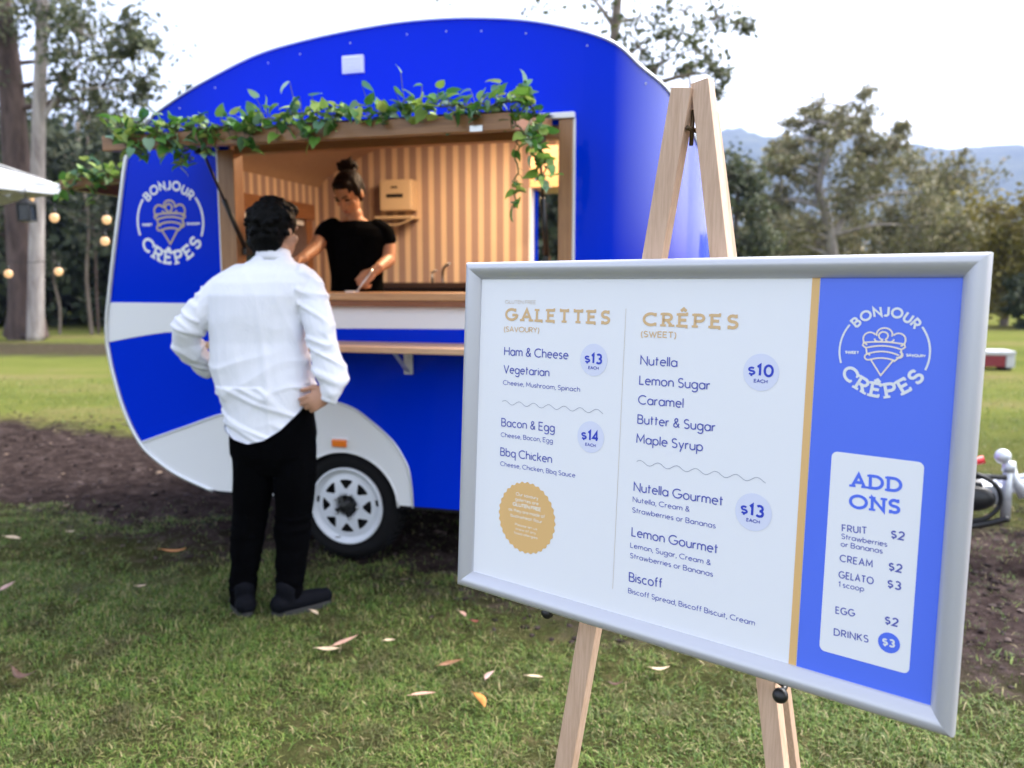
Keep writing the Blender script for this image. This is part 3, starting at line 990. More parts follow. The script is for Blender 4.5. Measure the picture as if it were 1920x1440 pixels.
# wheel
def wheel():
    c = (-.014, 0, .262)
    w = MB()
    RT = .283
    w.lathe([(.2, .02), (.235, .0), (RT - .02, .012), (RT, .04), (RT, .15), (RT - .02, .175), (.2, .18)], 64, c, 'y')
    for k in range(48):
        a = 2 * math.pi * k / 48
        for (y0, y1, ph) in ((.035, .085, 0), (.1, .155, .5)):
            aa = a + ph * 2 * math.pi / 48
            p = Vector((c[0] + RT * math.cos(aa), y0, c[2] + RT * math.sin(aa)))
            q = Vector((c[0] + RT * math.cos(aa), y1, c[2] + RT * math.sin(aa)))
            w.beam(p, q, .014, .012, (math.cos(aa), 0, math.sin(aa)))
    wh = thing_part('wheel', van)
    w.build('tyre', rubber, wh)
    r = MB()
    r.lathe([(.197, .03), (.201, .008), (.197, -.002), (.187, .0), (.183, .014), (.168, .026), (.160, .02), (.152, .018)], 64, c, 'y')
    n = 8
    zf = .018
    prof = [(.152, 12, .018), (.130, 15, .012), (.098, 6, .008), (.084, 1.5, .008)]
    for k in range(n):
        a0, a1 = 360 / n * k, 360 / n * (k + 1)
        vs, fs = [], []
        # solid ring outside holes is in the lathe; spokes fill the gaps between the holes
        rows = []
        for (rr, hole, h) in prof:
            row = []
            for j in range(7):
                a = R(a0 + hole + (a1 - a0 - 2 * hole) * j / 6)
                row.append((c[0] + rr * math.cos(a), h, c[2] + rr * math.sin(a)))
            rows.append(row)
        for row in rows:
            vs += row
        for i in range(len(rows) - 1):
            for j in range(6):
                fs.append((i * 7 + j, i * 7 + j + 1, (i + 1) * 7 + j + 1, (i + 1) * 7 + j))
        r.add(vs, fs, 0, True)
    # ring joining the spokes outside, hub bowl inside
    r.lathe([(.153, .0185), (.1375, .0145)], 64, c, 'y')
    r.lathe([(.092, .008), (.07, .004), (.056, .012), (.05, .03)], 48, c, 'y')
    for k in range(5):
        a = 2 * math.pi * k / 5
        r.tube([(c[0] + .064 * math.cos(a), .012, c[2] + .064 * math.sin(a)), (c[0] + .064 * math.cos(a), -.008, c[2] + .064 * math.sin(a))], .009, 6, 1)
    r.tube([(c[0] - .05, .02, c[2] - .168), (c[0] - .055, .0, c[2] - .165)], .006, 6, 1)
    r.build('rim', [mat('white_steel', (0.66, 0.69, 0.75), 0.35, coat=.3), steel], wh)
    h = MB()
    h.lathe([(.0, -.012), (.03, -.012), (.036, .0), (.044, .02), (.048, .05)], 32, c, 'y')
    h.lathe([(.0, .06), (.19, .06)], 32, c, 'y')
    for k in range(4):
        a = math.pi / 2 * k + .4
        h.beam((c[0] + .02 * math.cos(a), -.004, c[2] + .02 * math.sin(a)), (c[0] + .055 * math.cos(a), .002, c[2] + .055 * math.sin(a)), .028, .02, (0, 1, 0))
    h.build('hub', black_plastic, wh)
def thing_part(name, parent, loc=(0, 0, 0)):
    """a part that only groups its own pieces"""
    o = bpy.data.objects.new(name, None)
    o.empty_display_size = .05
    o.location = loc
    return link(o, parent)
wheel()
m = MB()
m.lathe([(.31, .004), (.31, .3)], 30, (-.014, 0, .262), 'y', a0=0, a1=180)
m.box((-.33, .28, .0 + .27), (.3, .3, .58))
m.build('wheel_well', black_well, van)

# serving window frame
m = MB()
m.box((-.672, -.022, 1.35), (-.577, .06, 2.06), bev=.004)
m.build('window_post', wood_post, van)
m = MB()
m.box((1.093, -.022, 1.35), (1.156, .06, 2.12), bev=.004)
m.build('window_post', wood_post, van)
m = MB()
m.box((-.577, -.012, 2.04), (1.093, .05, 2.09), bev=.003)
m.build('window_header', wood_beam, van)
m = MB()
m.box((-.70, -.035, 2.122), (1.166, .004, 2.148), bev=.003)
m.box((1.157, -.012, 1.29), (1.168, .0, 2.121))
m.box((-.684, -.012, 1.29), (-.673, .0, 2.121))
m.build('hinge_rail', white_paint, van)

# awning hatch, hinged along its top edge
def hatch():
    h = thing_part('awning_hatch', van)
    AF, AZ0, AZ1 = -.70, 1.957, 2.02
    m = MB()
    m.box((-.745, AF - .02, AZ0), (1.072, AF + .022, AZ1), bev=.004)
    for u in (-.72, 1.045):
        m.beam((u, AF + .02, (AZ0 + AZ1) / 2), (u, -.035, 2.095), .045, .05, (1, 0, 0), bev=.003)
    m.beam((.2, AF + .02, 1.995), (.2, -.035, 2.1), .03, .03, (1, 0, 0))
    m.build('hatch_frame', wood_beam, h)
    p = MB()
    p.add([(-.70, AF + .02, 2.0), (1.02, AF + .02, 2.0), (1.02, -.03, 2.112), (-.70, -.03, 2.112)], [(0, 1, 2, 3)], 0)
    p.add([(-.74, AF - .02, 2.026), (1.07, AF - .02, 2.026), (1.07, -.03, 2.138), (-.74, -.03, 2.138)], [(3, 2, 1, 0)], 1)
    p.build('hatch_panel', [acrylic, blue], h, recalc=False)
    l = MB()
    l.box((.905, AF + .03, 1.962), (.985, AF + .05, 1.985), bev=.003)
    l.box((.915, AF - .026, 1.955), (.965, AF - .022, 1.978), bev=.001)
    l.build('hatch_latch', steel, h)
    for u, vt, zt, vb, zb in ((-.555, -.29, 2.0, .03, 1.56), (1.03, -.12, 2.0, .03, 1.50)):
        s = MB()
        a, b = Vector((u, vt, zt)), Vector((u, vb, zb))
        s.tube([a, a.lerp(b, .48)], .007, 8)
        s.tube([a.lerp(b, .45), b], .0125, 8)
        s.box((u - .02, vt - .04, zt - .005), (u + .02, vt + .04, zt + .03))
        s.box((u - .012, vb - .02, zb - .02), (u + .012, vb + .03, zb + .02))
        s.build('gas_strut', black_plastic, h)
hatch()

# counter and drop shelf
m = MB()
m.box((-.68, -.055, 1.312), (1.16, .36, 1.349), bev=.006)
ct = m.build('counter', wood_counter, van)
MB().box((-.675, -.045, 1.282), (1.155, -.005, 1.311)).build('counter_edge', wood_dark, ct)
m = MB()
m.box((-.62, -.335, 1.083), (1.12, -.02, 1.112), bev=.005)
sh = m.build('drop_shelf', wood_shelf, van)
for u in (-.35, .33):
    m = MB()
    m.box((u, -.024, .955), (u + .045, -.008, 1.083), bev=.002)
    m.beam((u + .0225, -.02, .965), (u + .0225, -.19, 1.078), .02, .006, (1, 0, 0))
    m.box((u + .005, -.23, 1.074), (u + .04, -.02, 1.0825))
    m.build('shelf_bracket', galv, sh)

# inside
def interior():
    IN = W - .05
    UI, U2 = -1.16, 1.2
    m = MB()
    # back wall panels round the doorway
    def ceil(u):
        return interp(UPS, u) - .07
    us = [-1.16] + [round(a, 3) for a, b in UPS if -1.15 < a < .47] + [.47]
    vs = []
    for u in us:
        vs += [(u, IN, .32 if u > -.9 else .55), (u, IN, ceil(u))]
    m.add(vs, [(2 * i, 2 * i + 2, 2 * i + 3, 2 * i + 1) for i in range(len(us) - 1)], 0)
    us = [.47, .7, 1.0, 1.2]
    vs = []
    for u in us:
        vs += [(u, IN, 2.04), (u, IN, ceil(u))]
    m.add(vs, [(2 * i, 2 * i + 2, 2 * i + 3, 2 * i + 1) for i in range(len(us) - 1)], 0)
    m.add([(1.13, IN, .32), (1.2, IN, .32), (1.2, IN, 2.04), (1.13, IN, 2.04)], [(0, 1, 2, 3)], 0)
    # tail wall round the rear window
    def T(v0, v1, z0, z1):
        def uu(z):
            return min(UI, interp([(b, a) for a, b in UPS if a < -.6], z) + .05) if z > 2.0 else UI
        m.add([(uu(z0), v0, z0), (uu(z0), v1, z0), (uu(z0), v1, z1), (uu(z0), v0, z1)], [(0, 1, 2, 3)], 0)
    T(.03, IN, 1.93, 2.13)
    T(.03, .3, .55, 1.93)
    T(1.66, IN, .55, 1.93)
    T(.3, 1.66, .55, 1.3)
    m.add([(1.2, .03, .32), (1.2, IN, .32), (1.2, IN, 2.42), (1.2, .03, 2.42)], [(3, 2, 1, 0)], 0)
    m.build('wallpaper', wallpaper, van, recalc=False)
    c = MB()
    us = [-1.16] + [round(a, 3) for a, b in UPS if -1.15 < a < 1.2] + [1.2]
    vs = []
    for u in us:
        vs += [(u, .02, ceil(u)), (u, IN, ceil(u))]
    c.add(vs, [(2 * i, 2 * i + 1, 2 * i + 3, 2 * i + 2) for i in range(len(us) - 1)], 0, True)
    # inner faces of the near wall above and beside the window
    c.add([(-.62, .02, 2.09), (1.13, .02, 2.09), (1.13, .02, 2.45), (-.62, .02, 2.36)], [(0, 1, 2, 3)], 0)
    c.add([(-1.16, .02, .62), (-.62, .02, .62), (-.62, .02, 2.36), (-1.16, .02, 2.08)], [(0, 1, 2, 3)], 0)
    c.add([(1.13, .02, .32), (1.2, .02, .32), (1.2, .02, 2.4), (1.13, .02, 2.4)], [(0, 1, 2, 3)], 0)
    c.add([(-.62, .02, .62), (1.13, .02, .62), (1.13, .02, 1.3), (-.62, .02, 1.3)], [(0, 1, 2, 3)], 0)
    c.build('ceiling', lining, van, recalc=False)
    f = MB()
    f.box((-.8, .32, .31), (1.2, IN, .335))
    f.build('van_floor', dark_bench, van)
    # valance and frame of the rear window
    v = MB()
    v.box((-1.155, .28, 1.84), (-1.09, 1.7, 1.95), bev=.004)
    v.box((-1.385, 1.6, 1.3), (-1.10, 1.68, 1.84), bev=.004)
    v.box((-1.155, .28, 1.3), (-1.10, .36, 1.84), bev=.004)
    v.box((-1.155, .28, 1.24), (-1.10, 1.68, 1.3), bev=.004)
    wn_ = v.build('rear_window', wood('valance_wood', (0.27, 0.12, 0.05), (0.2, 0.08, 0.03), 'Y', rough=.4), van)
    g = MB()
    g.box((-1.135, .36, 1.8), (-1.125, 1.6, 1.838))
    g.build('window_sash', white_paint, wn_)
    d = MB()
    d.box((.455, IN - .03, .34), (.475, W + .01, 2.04), bev=.003)
    d.box((1.12, IN - .03, .34), (1.14, W + .01, 2.04), bev=.003)
    d.build('door_jamb', white_paint, van)
    # overhead cupboard at the front end
    k = MB()
    k.box((.56, 1.5, 2.0), (1.19, IN - .003, 2.26), bev=.005)
    k.build('cupboard', wood('cupboard_wood', (0.5, 0.3, 0.15), (0.42, 0.23, 0.1), 'X', rough=.4), van)
    b = MB()
    b.box((-.75, 1.4, 1.36), (.44, IN - .003, 1.398), bev=.004)
    b.box((-.75, 1.44, .34), (.44, IN - .004, 1.359))
    bo = b.build('back_bench', dark_bench, van)
    t = MB()
    t.tube(spline([(-.12, 1.72, 1.398), (-.12, 1.71, 1.45), (-.09, 1.66, 1.50), (-.03, 1.6, 1.525)], 5), .011, 8)
    t.tube([(-.2, 1.72, 1.398), (-.2, 1.72, 1.47)], .012, 8)
    t.tube([(-.2, 1.72, 1.47), (-.15, 1.66, 1.48)], .007, 8)
    t.build('tap', steel, bo)
    # towel dispenser with its tray below
    p = MB()
    p.box((-.62, IN - .12, 1.905), (-.375, IN - .003, 2.12), bev=.012)
    p.box((-.565, IN - .123, 1.995), (-.44, IN - .1195, 2.02), 1)
    p.box((-.53, IN - .123, 2.06), (-.48, IN - .1195, 2.072), 1)
    dp = p.build('towel_dispenser', [cream, black_plastic], van)
    y = MB()
    y.box((-.65, IN - .15, 1.845), (-.36, IN - .003, 1.865), bev=.008)
    y.tube(spline([(-.65, IN - .14, 1.845), (-.5, IN - .14, 1.80), (-.36, IN - .14, 1.845)], 6), .006, 6)
    y.build('tray', cream, dp)
    # strip lamp on the ceiling: the warm light of the van
    l = MB()
    l.box((.1, .96, 2.455), (.95, 1.04, 2.485), bev=.003)
    lo = l.build('strip_lamp', white_paint, van)
    MB().box((.12, .97, 2.445), (.93, 1.03, 2.4545)).build('lamp_diffuser', lamp_glow, lo)
    ld = bpy.data.lights.new('strip_lamp_light', 'AREA')
    ld.shape = 'RECTANGLE'
    ld.size, ld.size_y = .8, .06
    ld.energy = 12
    ld.color = (1.0, .74, .50)
    la = bpy.data.objects.new('strip_lamp_light', ld)
    link(la, lo)
    la.location = (.52, 1.0, 2.435)
interior()

# round badge on the side
m = MB()
gold_ink = mat('gold_ink', (0.78, 0.49, 0.2), 0.5)
white_ink = mat('white_ink', (0.8, 0.82, 0.86), 0.5)
pale_gold = mat('pale_gold_ink', (0.5, 0.4, 0.27), 0.5)
crepe_logo(m, -.985, 1.712, .205, 0, 1, .002, 1.35)
m.build('badge', [white_ink, pale_gold], van, recalc=False)

# rear awning hatch on the tail
def rear_hatch():
    h = thing_part('rear_hatch', van)
    m = MB()
    m.beam((-1.26, .16, 1.985), (-1.78, .16, 1.945), .05, .055, (0, 1, 0), bev=.004)
    m.beam((-1.26, W - .16, 1.985), (-1.78, W - .16, 1.945), .05, .055, (0, 1, 0), bev=.004)
    m.beam((-1.78, .13, 1.945), (-1.78, W - .13, 1.945), .05, .055, (1, 0, 0), bev=.004)
    m.build('hatch_frame', wood_beam, h)
    p = MB()
    p.add([(-1.26, .18, 2.0), (-1.76, .18, 1.96), (-1.76, W - .18, 1.96), (-1.26, W - .18, 2.0)], [(0, 1, 2, 3)])
    p.add([(-1.26, .14, 2.014), (-1.80, .14, 1.974), (-1.80, W - .14, 1.974), (-1.26, W - .14, 2.014)], [(0, 1, 2, 3)], 1)
    p.build('hatch_panel', [acrylic, blue], h, recalc=False)
rear_hatch()

# drawbar, coupling, jockey post, hand brake, cables
def hitch():
    h = thing_part('drawbar', van)
    m = MB()
    c = W / 2
    for s in (-1, 1):
        m.beam((1.5, c + s * .55, .30), (3.05, c + s * .05, .33), .05, .09, (0, 0, 1), bev=.004)
    m.box((2.2, c - .28, .285), (2.28, c + .28, .36))
    m.box((2.98, c - .09, .28), (3.22, c + .09, .375), bev=.006)
    m.build('drawbar_frame', galv, h)
    k = MB()
    k.box((3.2, c - .045, .33), (3.42, c + .045, .40), bev=.015)
    k.ball((3.46, c, .355), .055, n=14, sc=(1.2, 1, .9))
    k.beam((3.25, c, .40), (3.47, c, .45), .03, .02, (0, 1, 0), bev=.004)
    k.build('coupling', galv, h)
    q = 3.21
    j = MB()
    j.tube([(q, c - .12, .22), (q, c - .12, .50)], .024, 12)
    j.tube([(q, c - .12, .46), (q, c - .12, .51)], .031, 12)
    j.ball((q - .03, c - .12, .535), .038, n=14)
    j.tube([(q + .01, c - .12, .50), (q + .03, c - .12, .42), (q + .08, c - .12, .34)], [.018, .02, .03], 8)
    j.build('jockey_stand', galv, h)
    b = MB()
    b.box((2.86, c - .16, .25), (3.10, c - .05, .41), bev=.03)
    b.ball((3.05, c - .14, .32), .085, n=14, sc=(1.3, .7, .8))
    b.tube(spline([(2.9, c - .18, .45), (3.04, c - .2, .455), (3.14, c - .2, .40), (3.165, c - .19, .31), (3.11, c - .18, .23), (3.0, c - .17, .2)], 6), .0115, 8)
    b.tube(spline([(2.9, c - .17, .27), (3.0, c - .19, .19), (3.1, c - .19, .2), (3.2, c - .22, .245)], 6), .017, 8)
    b.tube([(3.03, c - .17, .435), (3.19, c - .17, .44)], .014, 8)
    b.build('cable_and_brake', black_plastic, h)
    r = MB()
    r.tube([(2.93, c - .16, .47), (3.085, c - .17, .525)], [.015, .021], 10)
    r.build('brake_lever', red_paint, h)
hitch()

# ================================================================== MENU BOARD (local origin = its top left front corner plane; x right, z up, -y to the viewer)
BROT = Matrix.Rotation(math.atan2(-.6317, .7759), 4, 'Z') @ Matrix.Rotation(R(-2.95), 4, 'X')
BTL = Vector((-.0865, 1.5796, 1.4371))
BW, BH = .8705, .6222
board = thing('menu_board', 'large landscape menu board in a silver snap frame on a wooden easel', 'menu board')
_piv = Vector((BW / 2, 0, -BH))
board.matrix_world = Matrix.Translation(BTL + BROT.to_3x3() @ _piv) @ BROT
def bshift(mb):
    mb.v = [(v[0] - _piv.x, v[1], v[2] - _piv.z) for v in mb.v]
    return mb
def board_frame():
    prof = [(0, .016), (0, .004), (.0015, -.001), (.004, -.003), (.0085, -.0042), (.013, -.0038), (.018, -.0018), (.0235, .002), (.028, .0068), (.0305, .0095), (.0305, .0125)]
    m = MB()
    n = len(prof)
    vs = []
    for d, y in prof:
        vs += [(d, y, -d), (BW - d, y, -d), (BW - d, y, -BH + d), (d, y, -BH + d)]
    # four mitred rails, each with its own vertices so that the mitres stay crisp
    for k in range(4):
        rail = []
        for i in range(n):
            rail += [vs[4 * i + k], vs[4 * i + (k + 1) % 4]]
        m.add(rail, [(2 * i, 2 * i + 1, 2 * i + 3, 2 * i + 2) for i in range(n - 1)], 0, True)
    m.add([(0, .016, 0), (BW, .016, 0), (BW, .016, -BH), (0, .016, -BH)], [(3, 2, 1, 0)], 0)
    bshift(m).build('frame', alu_frame, board)
    g = MB()
    for (x, z) in ((0.0, -.31),):
        g.ball((x - .001, .008, z), .0035, n=8)
    bshift(g).build('frame_screw', steel, board)
board_frame()
paper = mat('poster_paper', (0.86, 0.87, 0.92), 0.35, spec=.4)
ink = mat('blue_ink', (0.085, 0.105, 0.46), 0.5)
ink_b = mat('bold_blue_ink', (0.02, 0.05, 0.55), 0.5)
panel_blue = mat('panel_blue', (0.10, 0.19, 0.88), 0.35, spec=.4)
lilac = mat('badge_lilac', (0.72, 0.75, 0.92), 0.5)
thin_gold = mat('divider_gold', (0.66, 0.58, 0.5), 0.5)
grey_line = mat('grey_line', (0.32, 0.34, 0.42), 0.5)
pale_peach = mat('pale_peach_ink', (0.9, 0.8, 0.68), 0.5)
PY = .0118
def poster():
    m = MB()
    x0, x1, z0, z1 = .0298, .8406, -.0295, -.5925
    m.add([(x0, PY, z0), (x1, PY, z0), (x1, PY, z1), (x0, PY, z1)], [(3, 2, 1, 0)], 0)
    po = bshift(m).build('poster', paper, board, recalc=False)
    def sub(name, mb, mats):
        mb.v = [(v[0], v[1] + PY, v[2]) for v in mb.v]
        return bshift(mb).build(name, mats, po, recalc=False)
    q = MB()
    q.add([(.6608, -.0003, z0), (x1 - .0006, -.0003, z0), (x1 - .0006, -.0003, z1), (.6608, -.0003, z1)], [(3, 2, 1, 0)])
    sub('blue_panel', q, panel_blue)
    q = MB()
    q.add([(.6492, -.0003, z0), (.6604, -.0003, z0), (.6604, -.0003, z1), (.6492, -.0003, z1)], [(3, 2, 1, 0)])
    sub('gold_band', q, gold_ink)
    # ---- menu text
    t = MB()
    text(t, 'GLUTEN FREE', .0896, -.0757, .1598, -.0755, .0068, .13, 3)
    text(t, 'GALETTES', .0925, -.107, .3150, -.107, .0238, .205, 1, slab=True, track=.5)
    text(t, '(SAVOURY)', .0892, -.127, .1692, -.1262, .0100, .15, 1)
    text(t, 'Ham & Cheese', .0915, -.1708, .2345, -.1700, .0166, .122, 0)
    text(t, 'Vegetarian', .0915, -.2034, .1950, -.2029, .0158, .122, 0)
    text(t, 'Cheese, Mushroom, Spinach', .0906, -.2250, .2621, -.2242, .0088, .12, 0)
    text(t, 'Bacon & Egg', .0902, -.3028, .2111, -.2999, .0160, .122, 0)
    text(t, 'Cheese, Bacon, Egg', .0894, -.3225, .2085, -.3199, .0088, .12, 0)
    text(t, 'Bbq Chicken', .0899, -.3580, .2078, -.3561, .0160, .122, 0)
    text(t, 'Cheese, Chicken, Bbq Sauce', .0903, -.3768, .2591, -.3742, .0088, .12, 0)
    text(t, 'CR^EPES', .3815, -.107, .5410, -.107, .0225, .205, 1, slab=True, track=.52)
    text(t, '(SWEET)', .3780, -.1250, .4403, -.1243, .0103, .16, 1)
    for s, a, b, c, d, h in (('Nutella', .3794, -.1704, .4446, -.17, .0158), ('Lemon Sugar', .3790, -.2026, .5021, -.2014, .0158), ('Caramel', .3785, -.2348, .4587, -.2335, .0158),
                             ('Butter & Sugar', .3789, -.2668, .5145, -.265, .0158), ('Maple Syrup', .3785, -.2989, .4955, -.2978, .0158), ('Nutella Gourmet', .3776, -.3792, .5335, -.3772, .0160),
                             ('Lemon Gourmet', .3774, -.4548, .5295, -.4528, .0160), ('Biscoff', .3765, -.5318, .4372, -.5290, .0162)):
        text(t, s, a, b, c, d, h, .122, 0)
    for s, a, b, c, d in (('Nutella, Cream &', .3765, -.3970, .4787, -.396), ('Strawberries or Bananas', .3764, -.4147, .5238, -.4140), ('Lemon, Sugar, Cream &', .3758, -.4742, .5191, -.4732),
                          ('Strawberries or Bananas', .3762, -.4917, .5237, -.4903), ('Biscoff Spread, Biscoff Biscuit, Cream', .3755, -.5516, .5949, -.5493)):
        text(t, s, a, b, c, d, .0089, .12, 0)
    for x, y, xe, ye in ((.0894, -.2575, .3112, -.2540), (.3801, -.3300, .5991, -.3284)):
        n = 91
        ribbon(t, [(x + (xe - x) * i / n, y + (ye - y) * i / n + .0036 * math.sin(2 * math.pi * 6.6 * i / n + .3)) for i in range(n + 1)], .0009, .0006, 2)
    ribbon(t, [(.3471, -.0794), (.3449, -.5517)], .0008, .0006, 3)
    sub('menu_lettering', t, [ink, mat('tan_ink', (0.72, 0.49, 0.26), 0.5), grey_line, thin_gold])
    # ---- price badges
    for cx, cy, r, s, x0_, x1_, yb, h in ((.2879, -.1675, .0275, '$13', .2706, .3035, -.1745, .0185), (.2880, -.2995, .0272, '$14', .2700, .3032, -.3065, .0188),
                                          (.5823, -.1685, .0275, '$10', .5635, .6000, -.1750, .0190), (.5829, -.3780, .0285, '$13', .5640, .5978, -.3845, .0195)):
        b = MB()
        disc(b, cx, cy, r, r, .0005, 0)
        text(b, s[0], x0_, yb + .0005, x0_ + .009, yb + .0005, h * .78, .2, 1, .0009, track=.2)
        text(b, s[1:], x0_ + .0135, yb, x1_, yb, h, .19, 1, .0009, track=.36)
        text(b, 'EACH', cx - .0095, yb - .0092, cx + .0105, yb - .0092, .0055, .2, 2, .0009)
        sub('price_badge', b, [lilac, ink_b, ink])
    # ---- scalloped seal
    s = MB()
    disc(s, .1555, -.4640, .0645, .0650, .0005, 0, 192, .022, 32)
    for line, y, hw, h, w in (('Our savoury', -.4265, .0255, .0066, .15), ('galettes are', -.4365, .0265, .0066, .15), ('GLUTEN FREE', -.4468, .0320, .0074, .24), ('as they are made of', -.4575, .0415, .0066, .15),
                              ('buckwheat flour', -.4680, .0360, .0066, .15), ('Please let us', -.4825, .0255, .0048, .14), ('know of any', -.4905, .0230, .0048, .14), ('food allergies', -.4985, .0270, .0048, .14)):
        text(s, line, .1555 - hw, y, .1555 + hw, y, h, w + .03, 1, .0009)
    sub('seal', s, [gold_ink, pale_peach])
    # ---- logo
    l = MB()
    crepe_logo(l, .7505, -.1290, .0585, 0, 1, .0009, 1.0)
    sub('logo', l, [white_ink, pale_peach])
    # ---- add ons card
    c = MB()
    cx0, cx1, cy0, cy1, rr = .6918, .8110, -.2715, -.5585, .008
    pts = []
    for (x, y, a) in ((cx1 - rr, cy0 - rr, 0), (cx0 + rr, cy0 - rr, 90), (cx0 + rr, cy1 + rr, 180), (cx1 - rr, cy1 + rr, 270)):
        pts += [(x + rr * math.cos(R(a + 15 * i)), -.0006, y + rr * math.sin(R(a + 15 * i))) for i in range(7)]
    c.add(pts, [tuple(range(len(pts)))], 0)
    Z = .0010
    text(c, 'ADD', .7225, -.3180, .7845, -.3160, .0205, .2, 1, Z, True, track=.36)
    text(c, 'ONS', .7215, -.3478, .7840, -.3455, .0205, .2, 1, Z, True, track=.36)
    for tx, a, b, d, e, h, w in (('FRUIT', .7130, -.3825, .7452, -.3800, .0104, .14), ('CREAM', .7125, -.4252, .7553, -.4246, .0105, .14), ('GELATO', .7125, -.4487, .7581, -.4477, .0105, .14),
                                 ('EGG', .7118, -.5003, .7368, -.4985, .0105, .14), ('DRINKS', .7113, -.5320, .7568, -.5300, .0106, .14)):
        text(c, tx, a, b, d, e, h, w, 2, Z, track=.3)
    for tx, a, b, d, e in (('Strawberries', .7125, -.3927, .7723, -.3922), ('or Bananas', .7125, -.4036, .7671, -.4026), ('1 scoop', .7129, -.4611, .7467, -.4602)):
        text(c, tx, a, b, d, e, .0078, .13, 2, Z)
    for tx, b in (('$2', -.3795), ('$2', -.4238), ('$3', -.4476), ('$2', -.4982)):
        text(c, tx, .7770, b, .7928, b, .0122, .17, 2, Z, track=.3)
    disc(c, .7836, -.5225, .0140, .0140, Z, 1)
    text(c, '$3', .7762, -.5282, .7905, -.5276, .0115, .22, 3, .0014, track=.3)
    sub('add_ons_card', c, [paper, panel_blue, ink, white_ink])
poster()

# ------------------------------------------------------------------ easel behind it
easel = thing('wooden_easel', 'pale wooden easel holding up the menu board', 'easel')
def bw(x, y, z):
    return BTL + BROT.to_3x3() @ Vector((x, y, z))
def easel_parts():
    foot_z = -1.437
    def on(a, b, z):
        t = (z - a[1]) / (b[1] - a[1])
        return a[0] + (b[0] - a[0]) * t
    L0, L1 = (.4190, .2685), (.258, -.827)
    R0, R1 = (.4465, .2765), (.618, -.702)
    base = bw(.45, .1, -1.43)
    easel.location = (base.x, base.y, 0)
    inv = Matrix.Translation(-easel.location)
    side = BROT.to_3x3() @ Vector((1, 0, 0))
    def leg(p, q, w, t, s):
        m = MB()
        m.beam(inv @ p, inv @ q, w, t, s, bev=.0015)
        return m.build('leg', wood_easel, easel)
    lz = foot_z
    leg(bw(on(L0, L1, lz), .040, lz), bw(L0[0], .040, L0[1]), .036, .022, side)
    leg(bw(on(R0, R1, lz), .046, lz), bw(R0[0], .046, R0[1]), .030, .022, side)
    apex = bw(.445, .075, .235)
    d = BROT.to_3x3() @ Vector((0.05, .52, 0))
    leg(Vector((apex.x + d.x, apex.y + d.y, 0.0)), apex, .028, .02, side)
    h = MB()
    h.tube([inv @ bw(.433, .03, .205), inv @ bw(.437, .09, .205)], .004, 8)
    h.tube([inv @ bw(.4335, .044, .18), inv @ bw(.4345, .044, .235)], .0035, 8)
    h.build('hinge', mat('dark_bronze', (0.09, 0.06, 0.03), .4, metal=.7), easel)
    for x, z, yy in ((.212, -.6205, -.004), (.6405, -.6365, -.012)):
        k = MB()
        xl = on(L0, L1, z) if x < .4 else on(R0, R1, z)
        k.tube([inv @ bw(xl + (.008 if x > xl else -.01), .044, z + .004), inv @ bw(x, .03, z + .001), inv @ bw(x, .014, z - .003)], .0042, 10)
        k.ball(inv @ bw(x, .010, z - .006), .0115, n=16)
        k.build('support_peg', black_plastic, easel)
easel_parts()

